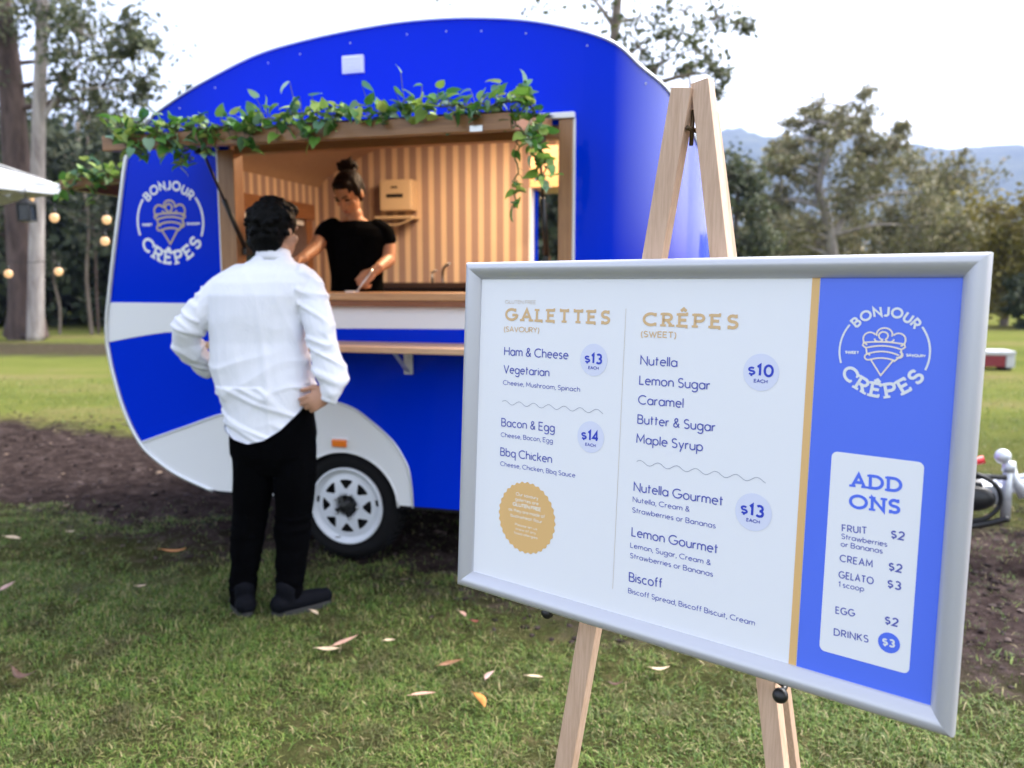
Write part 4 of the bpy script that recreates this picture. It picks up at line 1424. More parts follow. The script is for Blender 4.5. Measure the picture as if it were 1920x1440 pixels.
# ================================================================== PEOPLE
class Blob:
    """closed overlapping lofts, merged into one continuous skin by a voxel remesh"""
    def __init__(s):
        s.mb = MB()
    def loft(s, secs, n=20):
        """secs: (centre, rx, ry, tilt dz/dx) horizontal ellipses, stacked"""
        vs, fs = [], []
        for sec in secs:
            c, rx, ry = sec[:3]
            tl = sec[3] if len(sec) > 3 else 0.0
            ex = sec[4] if len(sec) > 4 else 2.3
            for j in range(n):
                a = 2 * math.pi * j / n
                ca, sa = math.cos(a), math.sin(a)
                x = rx * math.copysign(abs(ca) ** (2 / ex), ca)
                y = ry * math.copysign(abs(sa) ** (2 / ex), sa)
                vs.append((c[0] + x, c[1] + y, c[2] + tl * x))
        k = len(secs)
        for i in range(k - 1):
            for j in range(n):
                fs.append((i * n + j, i * n + (j + 1) % n, (i + 1) * n + (j + 1) % n, (i + 1) * n + j))
        fs.append(tuple(range(n - 1, -1, -1)))
        fs.append(tuple(range((k - 1) * n, k * n)))
        s.mb.add(vs, fs)
        return s
    def limb(s, pts, rad, n=14, sub=5, flat=1.0):
        P = [Vector((*p, r)) if False else Vector(p) for p, r in zip(pts, rad)]
        Q = spline(P, sub) if len(P) > 2 else [P[0].lerp(P[1], i / sub) for i in range(sub + 1)]
        m = len(Q) - 1
        rr = []
        for i in range(len(Q)):
            t = i / m * (len(rad) - 1)
            a = min(int(t), len(rad) - 2)
            f = t - a
            f = f * f * (3 - 2 * f)
            rr.append(rad[a] * (1 - f) + rad[a + 1] * f)
        d0, d1 = (Q[0] - Q[1]).normalized(), (Q[-1] - Q[-2]).normalized()
        cap0 = [(Q[0] + d0 * rr[0] * c, rr[0] * k) for c, k in ((.92, .4), (.7, .72), (.38, .93))]
        cap1 = [(Q[-1] + d1 * rr[-1] * c, rr[-1] * k) for c, k in ((.38, .93), (.7, .72), (.92, .4))]
        pts2 = [p for p, r in cap0] + Q + [p for p, r in cap1]
        rr2 = [r for p, r in cap0] + rr + [r for p, r in cap1]
        s.mb.tube(pts2, rr2, n, flat=flat)
        return s
    def ball(s, c, r, sc=(1, 1, 1), rot=None, n=20):
        bm = bmesh.new()
        bmesh.ops.create_uvsphere(bm, u_segments=n, v_segments=n * 2 // 3, radius=r)
        for v in bm.verts:
            p = Vector((v.co.x * sc[0], v.co.y * sc[1], v.co.z * sc[2]))
            if rot is not None:
                p = rot @ p
            v.co = p + Vector(c)
        s.mb.bm(bm)
        return s
    def build(s, name, m, parent, voxel=.006, smooth=6, disp=None, hem=None):
        me = bpy.data.meshes.new('tmp')
        me.from_pydata(s.mb.v, [], s.mb.f)
        bm = bmesh.new()
        bm.from_mesh(me)
        bmesh.ops.recalc_face_normals(bm, faces=bm.faces)
        bm.to_mesh(me)
        bm.free()
        o = bpy.data.objects.new('tmp', me)
        COL.objects.link(o)
        rm = o.modifiers.new('r', 'REMESH')
        rm.mode = 'VOXEL'
        rm.voxel_size = voxel
        if smooth:
            sm = o.modifiers.new('s', 'SMOOTH')
            sm.iterations = smooth
            sm.factor = .5
        dg = bpy.context.evaluated_depsgraph_get()
        nm = bpy.data.meshes.new_from_object(o.evaluated_get(dg))
        bpy.data.objects.remove(o)
        bpy.data.meshes.remove(me)
        nm.name = name
        nm.materials.clear()
        if disp:
            nm.calc_loop_triangles()
            co = [v.co.copy() for v in nm.vertices]
            no = [v.normal.copy() for v in nm.vertices]
            for v, c, d in zip(nm.vertices, co, no):
                v.co = c + d * disp(c)
            nm.update()
        if hem:
            for v in nm.vertices:
                z = interp(hem, v.co.x)
                if v.co.z < z:
                    v.co.z = z
            nm.update()
        return mesh_obj(name, nm, m, parent)

def hand(b, wrist, d, nrm, side, curl=35, sc=1.0, thumb=1.0):
    """wrist point, pointing direction d, palm normal nrm (side the fingers curl to), side = direction of the thumb"""
    d, nrm = Vector(d).normalized(), Vector(nrm)
    nrm = (nrm - d * nrm.dot(d)).normalized()
    t = d.cross(nrm)
    if t.dot(Vector(side)) < 0:
        t = -t
    w = Vector(wrist)
    rot = Matrix((t, d, nrm)).transposed()
    b.ball(w + d * .05 * sc, .05 * sc, (.78, 1.05, .30), rot)
    b.ball(w + d * .07 * sc, .045 * sc, (.86, .7, .30), rot)
    b.limb([w - d * .03 * sc, w + d * .02 * sc], [.026 * sc, .024 * sc], 12, 3)
    for k, (off, L, a0) in enumerate(((.031, .070, .9), (.0105, .080, 1.0), (-.0105, .074, 1.08), (-.031, .058, 1.18))):
        p = w + d * (.092 - .004 * abs(k - 1)) * sc + t * off * sc
        dd = (d + t * off * 2.6).normalized()
        pts = [p - dd * .02 * sc]
        pts.append(p)
        ang = 0
        for seg in (.44, .31, .25):
            ang += R(curl * a0)
            q = dd * math.cos(ang) + nrm * math.sin(ang)
            p = p + q * L * seg * sc
            pts.append(p)
        b.limb(pts, [.0095 * sc, .0095 * sc, .009 * sc, .0083 * sc, .0074 * sc], 10, 3)
    p = w + d * .028 * sc + t * .03 * sc
    q1 = (d * .75 + t * .75 + nrm * .25).normalized()
    q2 = (d * .95 + t * .25 + nrm * .45 * thumb).normalized()
    b.limb([p - q1 * .02 * sc, p + q1 * .028 * sc, p + q1 * .028 * sc + q2 * .030 * sc, p + q1 * .028 * sc + q2 * .055 * sc], [.014 * sc, .0125 * sc, .0105 * sc, .009 * sc], 10, 3)

def head(b, c, M, sc=1.0):
    """c = middle of the head; M: local x right ear, y face, z crown"""
    c = Vector(c)
    def L(x, y, z):
        return c + M @ Vector((x * sc, y * sc, z * sc))
    b.ball(L(0, -.012, .028), .092 * sc, (.80, 1.02, .93), M)
    b.ball(L(0, .028, -.045), .07 * sc, (.80, .86, 1.02), M)
    b.ball(L(0, .054, -.088), .03 * sc, (1.0, .8, .75), M)
    b.ball(L(0, .074, .018), .03 * sc, (1.7, .5, .5), M)
    b.limb([L(0, .082, .008), L(0, .098, -.02), L(0, .104, -.034)], [.008 * sc, .0105 * sc, .013 * sc], 10, 4)
    for s in (-1, 1):
        b.ball(L(s * .012, .090, -.038), .0095 * sc, (1, 1, .8), M, 10)
        b.ball(L(s * .042, .058, -.028), .022 * sc, (1, .8, .8), M, 12)
        b.ball(L(s * .078, -.008, -.012), .03 * sc, (.28, .62, 1.0), M, 12)
    b.ball(L(0, .086, -.062), .016 * sc, (1.45, .6, .36), M, 12)
    b.ball(L(0, .085, -.071), .015 * sc, (1.25, .6, .42), M, 12)
    return L

def fold(p, s, amp, ph=0.0):
    return amp * (1 - 2.2 * abs(noise.noise(Vector((p.x * s[0] + ph, p.y * s[1], p.z * s[2])))))

def ridge(p, s, amp, ph=0.0):
    """narrow raised creases on otherwise slack cloth"""
    n_ = abs(noise.noise(Vector((p.x * s[0] + ph, p.y * s[1], p.z * s[2]))))
    return amp * max(0.0, 1 - 4.0 * n_) ** 1.5

skin_m = mat('skin_of_customer', (0.42, 0.22, 0.14), 0.5, sss=.1)
skin_w = mat('skin_of_server', (0.46, 0.23, 0.13), 0.48, sss=.1)
black_cloth = mat('black_cloth', (0.0012, 0.0012, 0.0014), 0.95, spec=.03)
black_trouser = mat('black_trousers', (0.0012, 0.0012, 0.0016), 0.95, spec=.03)
shirt_m = mat('white_cotton', (0.765, 0.78, 0.86), 0.85, spec=.2)
bump(shirt_m, tex_noise(shirt_m, 11, 6, .7, stretch=(1, 1, .5), dist=1.2), .35, .012)
hair_m = mat('black_hair', (0.0006, 0.0006, 0.0008), 0.6, spec=.1)
hair_w = mat('dark_brown_hair', (0.006, 0.003, 0.002), 0.6, spec=.15)
shoe_m = mat('dark_shoe', (0.003, 0.0035, 0.006), 0.8, spec=.1)
lip_m = mat('lips', (0.35, 0.1, 0.08), 0.45)
eye_m = mat('eye', (0.03, 0.02, 0.015), 0.2)
sole_m = mat('shoe_sole', (0.03, 0.03, 0.03), 0.8)

# ------------------------------------------------------------------ the customer
def customer():
    Y0 = 3.43
    o = at_depth(505, 1143, Y0)
    o = Vector((o.x, Y0, 0.0))
    man = thing('person', 'man seen from behind in a loose white shirt and black trousers at the hatch', 'person', tuple(o))
    def P(px, py, dy=0.0):
        v = at_depth(px, py, Y0 + dy) - o
        return (v.x, v.y, v.z)
    S = Y0 / FPX * 1.005           # metres per pixel
    # body: slim under the clothes, head and hands in full
    b = Blob()
    hc = P(517, 432, .03)
    M = Euler((R(-4), 0, R(-30))).to_matrix()
    head(b, hc, M, 1.02)
    b.limb([P(512, 505, .02), P(515, 470, .015)], [.062, .058], 16, 4)
    b.loft([(P(508, 850, .0), .11, .08), (P(508, 780), .13, .09), (P(495, 690), .12, .085), (P(492, 590), .14, .09), (P(500, 540), .14, .09), (P(508, 508, .01), .1, .075), (P(512, 495, .015), .06, .06)])
    lsh, lel, lwr = P(432, 534), P(352, 622, -.015), P(384, 686, .10)
    rsh, rel, rwr = P(570, 542), P(606, 655, -.075), P(620, 736, -.09)
    b.limb([lsh, P(388, 578, -.01), lel], [.042, .036, .03])
    b.limb([lel, lwr], [.03, .026])
    b.limb([rsh, P(594, 598, -.05), rel], [.042, .036, .03])
    b.limb([rel, rwr], [.03, .027])
    hand(b, lwr, Vector((.75, .45, -.45)), Vector((.2, .9, .1)), (0, .2, 1), 25)
    hand(b, rwr, Vector((-.80, -.28, -.42)), Vector((-.25, .85, -.1)), (0, .1, 1), 40, 1.0)
    for x0, x1, x2 in ((476, 465, 456), (553, 549, 543)):
        b.limb([P(x0, 850), P(x0, 900), P(x1, 985, .01), P(x2, 1100, -.01), P(x2, 1122, -.01)], [.075, .07, .05, .036, .036])
    bo = b.build('body', skin_m, man, .0052, 5)
    # hair
    h = Blob()
    L = lambda x, y, z: Vector(hc) + M @ Vector((x, y, z))
    h.ball(L(0, -.022, .036), .1, (.94, 1.02, .92), M)
    h.ball(L(0, -.05, -.02), .085, (.95, .72, 1.0), M)
    h.ball(L(-.03, -.05, -.055), .06, (1.1, .6, .8), M)
    h.ball(L(.02, -.05, -.05), .06, (1.0, .6, .8), M)
    h.ball(L(0, .04, .085), .065, (1.1, .8, .6), M)
    rr = random.Random(3)
    for i in range(110):
        a, e = rr.uniform(0, 2 * math.pi), rr.uniform(-.75, 1.5)
        d = Vector((math.cos(a) * math.cos(e), math.sin(a) * math.cos(e), math.sin(e)))
        if d.y > .12 and d.z < .5:
            continue
        if d.z < -.45 and d.y > -.1:
            continue
        c = L(0, -.024, .024) + M @ Vector((d.x * .094, d.y * .1, d.z * .102))
        h.ball(c, rr.uniform(.012, .017), (1, 1, .8), n=8)
    h.build('hair', hair_m, man, .0055, 2, lambda p: .003 * noise.noise(p * 70) + .0035 * noise.noise(p * 160))
    # shirt
    s = Blob()
    s.loft([(P(511, 850, .0), 82 * S, .126), (P(510, 800, .0), 83 * S, .127), (P(506, 765, .0), 85 * S, .128), (P(498, 730, .0), 89 * S, .13), (P(488, 690, .0), 92 * S, .128), (P(484, 640, .0), 88 * S, .122), (P(484, 590, -.005), 90 * S, .124),
            (P(490, 553, -.005), 100 * S, .126), (P(497, 530, -.002), 97 * S, .118), (P(503, 512, .0), 84 * S, .10), (P(508, 500, .008), 62 * S, .085), (P(511, 490, .012), 40 * S, .075), (P(512, 480, .015), 33 * S, .068)], 28)
    s.limb([P(450, 522), P(414, 550, -.005), P(378, 588, -.015), P(350, 618, -.02)], [.06, .07, .063, .057], 16)
    s.limb([P(350, 616, -.02), P(352, 644, .02), P(372, 672, .07), P(386, 684, .10)], [.057, .057, .048, .041], 16)
    s.limb([P(556, 525), P(578, 550, -.01), P(597, 600, -.05), P(606, 648, -.07)], [.06, .07, .063, .058], 16)
    s.limb([P(606, 645, -.07), P(617, 690, -.08), P(624, 712, -.085), P(622, 730, -.09)], [.058, .06, .053, .043], 16)
    # cuffs and collar
    s.limb([P(376, 683, .085), P(388, 690, .105)], [.042, .040], 14, 3)
    s.limb([P(624, 722, -.087), P(620, 737, -.092)], [.046, .038], 14, 3)
    s.limb([P(368, 688, .06), P(376, 692, .07)], [.015, .013], 8, 3)
    def dsp(p):
        q = Vector(p)
        k = max(.2, min(1.0, (1.38 - q.z) * 2.2)) * max(.25, min(1.0, (q.z - .80) * 5))
        v = .004 * noise.noise(q * 5) + k * (ridge(Vector((q.x + q.z * .18, q.y, q.z)), (7, 7, 1.8), .0085, 2) + ridge(Vector((q.x + q.z * .7, q.y, q.z - q.x * .5)), (3.2, 4, 7), .0055, 7))
        arm = abs(q.x + .02) > .2 or q.z < .98
        if arm:
            v += ridge(Vector((q.x, q.y, q.z + .5 * q.x)), (4, 4, 15), .010, 5)
        return v
    hem = [(P(a, b)[0], P(a, b)[2]) for a, b in ((405, 770), (428, 799), (455, 815), (482, 822), (512, 815), (540, 798), (566, 772), (592, 742), (601, 734), (603, 1100), (700, 1100))]
    so = s.build('shirt', shirt_m, man, .006, 4, dsp, hem)
    c = MB()
    ring = []
    cc = Vector(P(513, 483, .015))
    for i in range(24):
        a = 2 * math.pi * i / 24
        ring.append((cc.x, cc.y, cc.z, math.cos(a), math.sin(a)))
    rows = [(.064, .026), (.067, .029), (.073, .0), (.079, -.022), (.074, -.021), (.066, .0)]
    vs = [(x_ + r_ * ca, y_ + r_ * .97 * sa, z_ + h_ + .012 * -sa) for r_, h_ in rows for x_, y_, z_, ca, sa in ring]
    c.add(vs, [(i * 24 + j, i * 24 + (j + 1) % 24, ((i + 1) % 6) * 24 + (j + 1) % 24, ((i + 1) % 6) * 24 + j) for i in range(6) for j in range(24)], 0, True)
    c.build('collar', shirt_m, so)
    # trousers
    t = Blob()
    t.loft([(P(514, 885), 40 * S, .08), (P(512, 850), 79 * S, .112), (P(512, 810), 81 * S, .116), (P(512, 760), 74 * S, .108), (P(511, 735), 70 * S, .10)], 26)
    t.limb([P(474, 835), P(476, 890, .0), P(467, 985, .01), P(458, 1070, -.008), P(455, 1118, -.01)], [.086, .086, .069, .054, .053], 18, 6)
    t.limb([P(554, 835), P(553, 890, .0), P(550, 985, .01), P(544, 1070, -.008), P(541, 1124, -.01)], [.088, .087, .073, .058, .056], 18, 6)
    t.build('trousers', black_trouser, man, .008, 4, lambda p: .004 * noise.noise(p * 8) + fold(p, (8, 8, 5), .003, 1) + (fold(p, (6, 6, 22), .006, 3) if p.z < .42 else 0))
    # shoes
    for (hx, hy, hdy), (tx, ty, tdy) in (((460, 1126, -.05), (440, 1120, .17)), ((530, 1140, -.05), (614, 1130, .07))):
        hp, tp = Vector(P(hx, hy, hdy)), Vector(P(tx, ty, tdy))
        hp.z, tp.z = .045, .038
        d = (tp - hp).normalized()
        z = Blob()
        z.limb([hp - d * .01, hp + d * .05, hp + d * .13, hp + d * .19], [.044, .043, .040, .034], 16, 5)
        z.limb([hp + Vector((0, 0, .0)) + d * .03, hp + Vector((0, 0, .07)) + d * .02], [.042, .046], 14, 4)
        sh = z.build('shoe', shoe_m, man, .006, 4)
        for v in sh.data.vertices:
            if v.co.z < .012:
                v.co.z = .012
        sd = d.cross(Vector((0, 0, 1)))
        k = MB()
        pts = []
        for i in range(28):
            a = 2 * math.pi * i / 28
            pts.append(hp + d * (.085 + .135 * math.cos(a)) + sd * (.047 * math.sin(a)))
        n = len(pts)
        vs = [(p.x, p.y, .0) for p in pts] + [(p.x, p.y, .022) for p in pts]
        k.add(vs, [tuple(range(n - 1, -1, -1)), tuple(range(n, 2 * n))] + [(i, (i + 1) % n, n + (i + 1) % n, n + i) for i in range(n)])
        k.build('sole', sole_m, sh)
customer()

# ------------------------------------------------------------------ the server inside the van
def server():
    Y0 = 4.62
    base = at_depth(668, 560, Y0)
    o = Vector((base.x, Y0, .335))
    w = thing('person', 'woman with a dark hair bun in a black t-shirt working inside the caravan', 'person', tuple(o))
    S = Y0 / FPX * 1.003
    def P(px, py, dy=0.0):
        v = at_depth(px, py, Y0 + dy) - o
        return (v.x, v.y, v.z)
    b = Blob()
    hc = P(654, 362, -.03)
    M = (Matrix.Rotation(R(180 - 24), 3, 'Z') @ Matrix.Rotation(R(-38), 3, 'X'))      # faces the camera, chin down, turned to the viewer's left
    L = head(b, hc, M, .95)
    b.limb([P(667, 425, .02), P(664, 402, .0)], [.05, .048], 14, 4)
    b.loft([(P(670, 700), .14, .10), (P(670, 620), .155, .105), (P(670, 560), .13, .095), (P(670, 500), .12, .09), (P(668, 450), .14, .09), (P(667, 428, .0), .15, .075), (P(666, 416, .01), .085, .06), (P(665, 408, .01), .05, .05)])
    lsh, lel, lwr = P(614, 432), P(590, 466, -.13), P(562, 487, -.32)
    rsh, rel, rwr = P(720, 434), P(729, 487, -.03), P(703, 508, -.2)
    b.limb([lsh, P(601, 450, -.06), lel], [.045, .043, .037])
    b.limb([lel, lwr], [.037, .025])
    b.limb([rsh, P(727, 460, -.0), rel], [.045, .043, .037])
    b.limb([rel, rwr], [.037, .026])
    hand(b, lwr, Vector((-.55, -.7, -.3)), Vector((.1, -.2, -1)), (.5, .2, .3), 22, .95)
    hand(b, rwr, Vector((-.55, -.35, -.5)), Vector((-.3, .3, -.8)), (-.4, -.6, .5), 55, .95)
    for sx in (-.075, .075):
        x, y, _ = P(670, 620)
        b.limb([(x + sx, 0, .52), (x + sx, 0, .4), (x + sx * .9, .0, .2), (x + sx * .8, 0.0, .06)], [.085, .08, .055, .045])
        b.limb([(x + sx * .8, .03, .04), (x + sx * .8, -.14, .03)], [.035, .03])
    b.build('body', skin_w, w, .0052, 4)
    h = Blob()
    Lh = lambda x, y, z: Vector(hc) + M @ Vector((x * .95, y * .95, z * .95))
    h.ball(Lh(0, -.024, .038), .094, (.84, 1.0, .84), M)
    h.ball(Lh(0, -.045, .0), .08, (.92, .8, 1.05), M)
    h.ball(Lh(0, .036, .082), .045, (1.2, .8, .5), M)
    for s in (-1, 1):
        h.ball(Lh(s * .07, .0, .02), .035, (.42, .8, 1.3), M)
    bc = Vector(P(652, 313, .03))
    h.ball(bc, .05, (1.05, .95, .85))
    for i in range(9):
        a = i * .7
        h.limb([bc + Vector((.046 * math.cos(a), .03 * math.sin(a * 1.7), .03 * math.sin(a))), bc + Vector((.046 * math.cos(a + .8), .04 * math.sin(a), .034 * math.sin(a + .8)))], [.014, .012], 8, 3)
    h.limb([bc + Vector((0, 0, .03)), bc + Vector((.02, 0, .055))], [.012, .006], 8, 3)
    h.build('hair', hair_w, w, .0055, 3, lambda p: .0025 * noise.noise(Vector((p.x * 90, p.y * 90, p.z * 25))))
    for s in (-1, 1):
        e = MB()
        e.ball(Lh(s * .031, .079, .004), .0125, n=12, sc=(1.15, .6, .55))
        e.build('eye', eye_m, w)
    for s in (-1, 1):
        br = MB()
        br.tube([Lh(s * .012, .092, .022), Lh(s * .032, .089, .028), Lh(s * .052, .074, .022)], [.003, .0038, .002], 6)
        br.build('eyebrow', hair_w, w)
    lp = MB()
    lp.tube([Lh(-.022, .087, -.066), Lh(0, .097, -.065), Lh(.022, .087, -.066)], [.002, .0055, .002], 8)
    lp.build('lips', lip_m, w)
    t = Blob()
    t.loft([(P(670, 640), .158, .12), (P(670, 560), 49 * S, .115), (P(670, 520), 47 * S, .112), (P(668, 475), 53 * S, .115), (P(668, 445), 58 * S, .108), (P(667, 430), 55 * S, .088), (P(667, 421, .005), 40 * S, .072), (P(667, 415, .012), 27 * S, .064)], 26)
    t.limb([P(625, 425), P(612, 434, -.015), P(606, 446, -.045)], [.048, .053, .052], 16)
    t.limb([P(708, 427), P(720, 437, 0), P(725, 448, 0)], [.048, .053, .052], 16)
    t.build('t_shirt', black_cloth, w, .0075, 4, lambda p: fold(p, (8, 8, 5), .003, 3))
    tr = Blob()
    x, y, _ = P(670, 620)
    tr.loft([((x, 0, .42), .10, .10), ((x, 0, .52), .17, .122), ((x, 0, .66), .165, .118), ((x, 0, .72), .15, .11)], 22)
    for sx in (-.08, .08):
        tr.limb([(x + sx, 0, .5), (x + sx, 0, .4), (x + sx * .9, 0, .2), (x + sx * .8, 0, .08)], [.095, .09, .068, .058])
    tr.build('trousers', black_trouser, w, .009, 3)
    # what she holds
    tip = at_depth(668, 549, Y0 - .30)
    grip = at_depth(691, 516, Y0 - .26)
    k = MB()
    k.tube([tip, grip, grip + (grip - tip) * .35], [.005, .006, .005], 8)
    k.box(tuple(tip - Vector((.012, .006, .03))), tuple(tip + Vector((.012, .006, .01))), bev=.003)
    tag(k.build('spatula', steel), 'thin metal spatula held in the hand of the woman', 'spatula')
server()

# ================================================================== LEAF GARLANDS hung on the hatches
leaf_g = leafmat('vine_leaf', [(0.0, (0.03, 0.11, 0.02)), (0.25, (0.07, 0.2, 0.03)), (0.5, (0.17, 0.32, 0.05)), (0.72, (0.36, 0.44, 0.10)), (0.86, (0.09, 0.22, 0.12)), (1.0, (0.26, 0.4, 0.27))], .5, .25, .1)
vine_m = mat('vine_stem', (0.08, 0.1, 0.03), 0.7)
def vine_leaf(rr, p, size, out, droop):
    """heart shaped folded leaf: returns verts, faces (a half each side of the midrib)"""
    ax = Vector(out).normalized()
    ax = (ax + Vector((0, 0, -droop))).normalized()
    sd = ax.cross(Vector((rr.uniform(-.6, .6), rr.uniform(-.6, .6), 1))).normalized()
    up = sd.cross(ax).normalized()
    L = size
    mid = [(0, 0), (.35, .02), (.7, .0), (1.0, -.12)]
    sid = [(-.06, .24), (.16, .42), (.5, .36), (.8, .15)]
    f = rr.uniform(.1, .5)
    M_ = [p + ax * (a * L) + up * (b * L) for a, b in mid]
    A = [p + ax * (a * L) + sd * (b * L) + up * (b * f * L) for a, b in sid]
    B = [p + ax * (a * L) - sd * (b * L) + up * (b * f * L) for a, b in sid]
    vs = M_ + A + B
    fs = [(0, 1, 5, 4), (1, 2, 6, 5), (2, 3, 7, 6), (0, 8, 9, 1), (1, 9, 10, 2), (2, 10, 11, 3)]
    return vs, fs
def garland(name, label, path, dens, seed, parent_m, spread=.05, size=(.030, .064), hang=()):
    rr = random.Random(seed)
    pts = [parent_m @ Vector(p) for p in path]
    root = thing(name, label, 'garland', tuple(pts[0]), group='leaf garlands on the hatches')
    inv = Matrix.Translation(-pts[0])
    st, lf = MB(), MB()
    runs = [(spline(pts, 8), dens, spread)] + [(spline([parent_m @ Vector(p) for p in hp], 6), dd, ss) for hp, dd, ss in hang]
    for run, dn, sp in runs:
        q = [inv @ (p + Vector((rr.uniform(-1, 1), rr.uniform(-1, 1), rr.uniform(-1, 1))) * .012) for p in run]
        st.tube(q, .0035, 6)
        for i in range(len(q) - 1):
            L = (q[i + 1] - q[i]).length
            n = int(L * dn + rr.random())
            for k in range(n):
                c = q[i].lerp(q[i + 1], rr.random())
                a = rr.uniform(0, 2 * math.pi)
                out = Vector((math.cos(a), rr.uniform(-1.2, .35), math.sin(a) * .9 + .25))
                c2 = c + Vector((rr.gauss(0, sp * .5), rr.gauss(0, sp * .5), rr.gauss(0, sp * .62)))
                st.tube([c, c.lerp(c2, .6) + Vector((0, 0, .006)), c2], .0014, 4, cap=False)
                v, f = vine_leaf(rr, c2, rr.uniform(*size), out, rr.uniform(-.2, .9))
                lf.add(v, f, 0, True)
    st.build('vine', vine_m, root)
    lf.build('foliage', leaf_g, root, recalc=False)
    return root
VM = Matrix.Translation(TR0) @ Matrix.Rotation(-YAW, 4, 'Z')
garland('leaf_garland', 'long leafy garland draped along the front beam of the serving hatch',
        [(-.70, -.72, 2.03), (-.45, -.735, 2.05), (-.2, -.73, 2.02), (.1, -.73, 2.045), (.4, -.73, 2.05), (.7, -.73, 2.06), (.95, -.72, 2.05), (1.10, -.70, 2.06)], 185, 5, VM, .05,
        hang=[([(1.08, -.70, 2.07), (1.15, -.66, 2.02), (1.13, -.6, 1.94), (1.16, -.52, 1.86), (1.12, -.5, 1.80)], 150, .045),
              ([(1.02, -.71, 2.05), (1.1, -.68, 1.97), (1.07, -.66, 1.87), (1.08, -.65, 1.76), (1.06, -.65, 1.68)], 36, .02),
              ([(-.62, -.72, 2.03), (-.58, -.74, 1.96), (-.5, -.74, 1.92)], 120, .04), ([(-.45, -.73, 2.03), (-.38, -.74, 1.95), (-.30, -.73, 1.90)], 120, .045),
              ([(-.2, -.73, 2.03), (-.24, -.74, 1.96), (-.2, -.73, 1.92)], 60, .03),
              ([(-.05, -.73, 2.03), (0, -.74, 1.97), (.02, -.74, 1.93)], 60, .035), ([(.22, -.73, 2.04), (.24, -.75, 1.98), (.28, -.75, 1.95)], 55, .03), ([(.55, -.73, 2.05), (.58, -.75, 1.99)], 45, .03)])
garland('leaf_garland', 'short leafy garland draped over the rear hatch of the caravan',
        [(-1.72, .12, 1.97), (-1.6, .12, 2.0), (-1.5, .12, 1.99), (-1.4, .12, 2.01), (-1.3, .12, 2.0)], 130, 9, VM, .05,
        hang=[([(-1.74, .12, 1.96), (-1.79, .12, 1.91), (-1.77, .12, 1.86)], 70, .03), ([(-1.55, .12, 1.99), (-1.56, .11, 1.9), (-1.54, .11, 1.83)], 55, .03)])

# small things in and on the van
m = MB()
nc = VM @ Vector((.05, -.02, 1.3495))
mm = MB().box((-.022, -.014, 0), (.022, .014, .009), bev=.003)
nk = mm.build('napkin', mat('napkin_paper', (.8, .68, .62), .8))
nk.location = nc
nk.rotation_euler = (0, 0, -YAW + .2)
tag(nk, 'small folded pale napkin lying on the wooden serving counter', 'napkin')

# ================================================================== TREES AND BUSH
def bark(name, c1, c2, sc=4):
    m = mat(name, c1, .85, spec=.2)
    f = tex_noise(m, sc, 5, .65, stretch=(1, 1, .25), dist=.6)
    setcol(m, ramp(m, f, [(.35, c2), (.62, c1)]))
    bump(m, f, .5, .03)
    return m
bark_dark = bark('dark_gum_bark', (.12, .085, .075), (.05, .035, .032))
bark_pale = bark('pale_gum_bark', (.42, .38, .36), (.2, .165, .155))
bark_mid = bark('grey_bark', (.26, .215, .18), (.14, .11, .09))
fol_gum = leafmat('gum_foliage', [(0, (.05, .065, .032)), (.4, (.09, .11, .05)), (.75, (.15, .165, .08)), (1, (.22, .215, .125))], .6, .25, .45, .7)
fol_dark = leafmat('dark_bush_foliage', [(0, (.02, .03, .017)), (.5, (.045, .062, .03)), (.85, (.08, .098, .05)), (1, (.14, .145, .085))], .7, .2, .5, .5)
fol_olive = leafmat('olive_foliage', [(0, (.12, .12, .058)), (.4, (.20, .195, .088)), (.75, (.28, .25, .13)), (1, (.37, .30, .2))], .6, .25, .45, .5)
fol_gold = leafmat('golden_foliage', [(0, (.09, .08, .015)), (.4, (.17, .145, .025)), (.8, (.25, .2, .045)), (1, (.32, .25, .08))], .6, .25, .4, .5)

def leaf_quads(C, size, g, droop=.5):
    n = len(C)
    a = g.uniform(0, 2 * np.pi, n)
    el = g.uniform(-1.2, .6, n) - droop * .4
    d = np.stack([np.cos(a) * np.cos(el), np.sin(a) * np.cos(el), np.sin(el)], 1)
    r = g.normal(size=(n, 3))
    s = np.cross(d, r)
    s /= np.linalg.norm(s, axis=1)[:, None] + 1e-9
    L = g.uniform(.6, 1.3, n)[:, None] * size
    w = L * g.uniform(.22, .42, n)[:, None]
    V = np.stack([C, C + d * L * .5 + s * w, C + d * L, C + d * L * .5 - s * w], 1).reshape(-1, 3)
    F = np.arange(4 * n).reshape(n, 4)
    return V, F

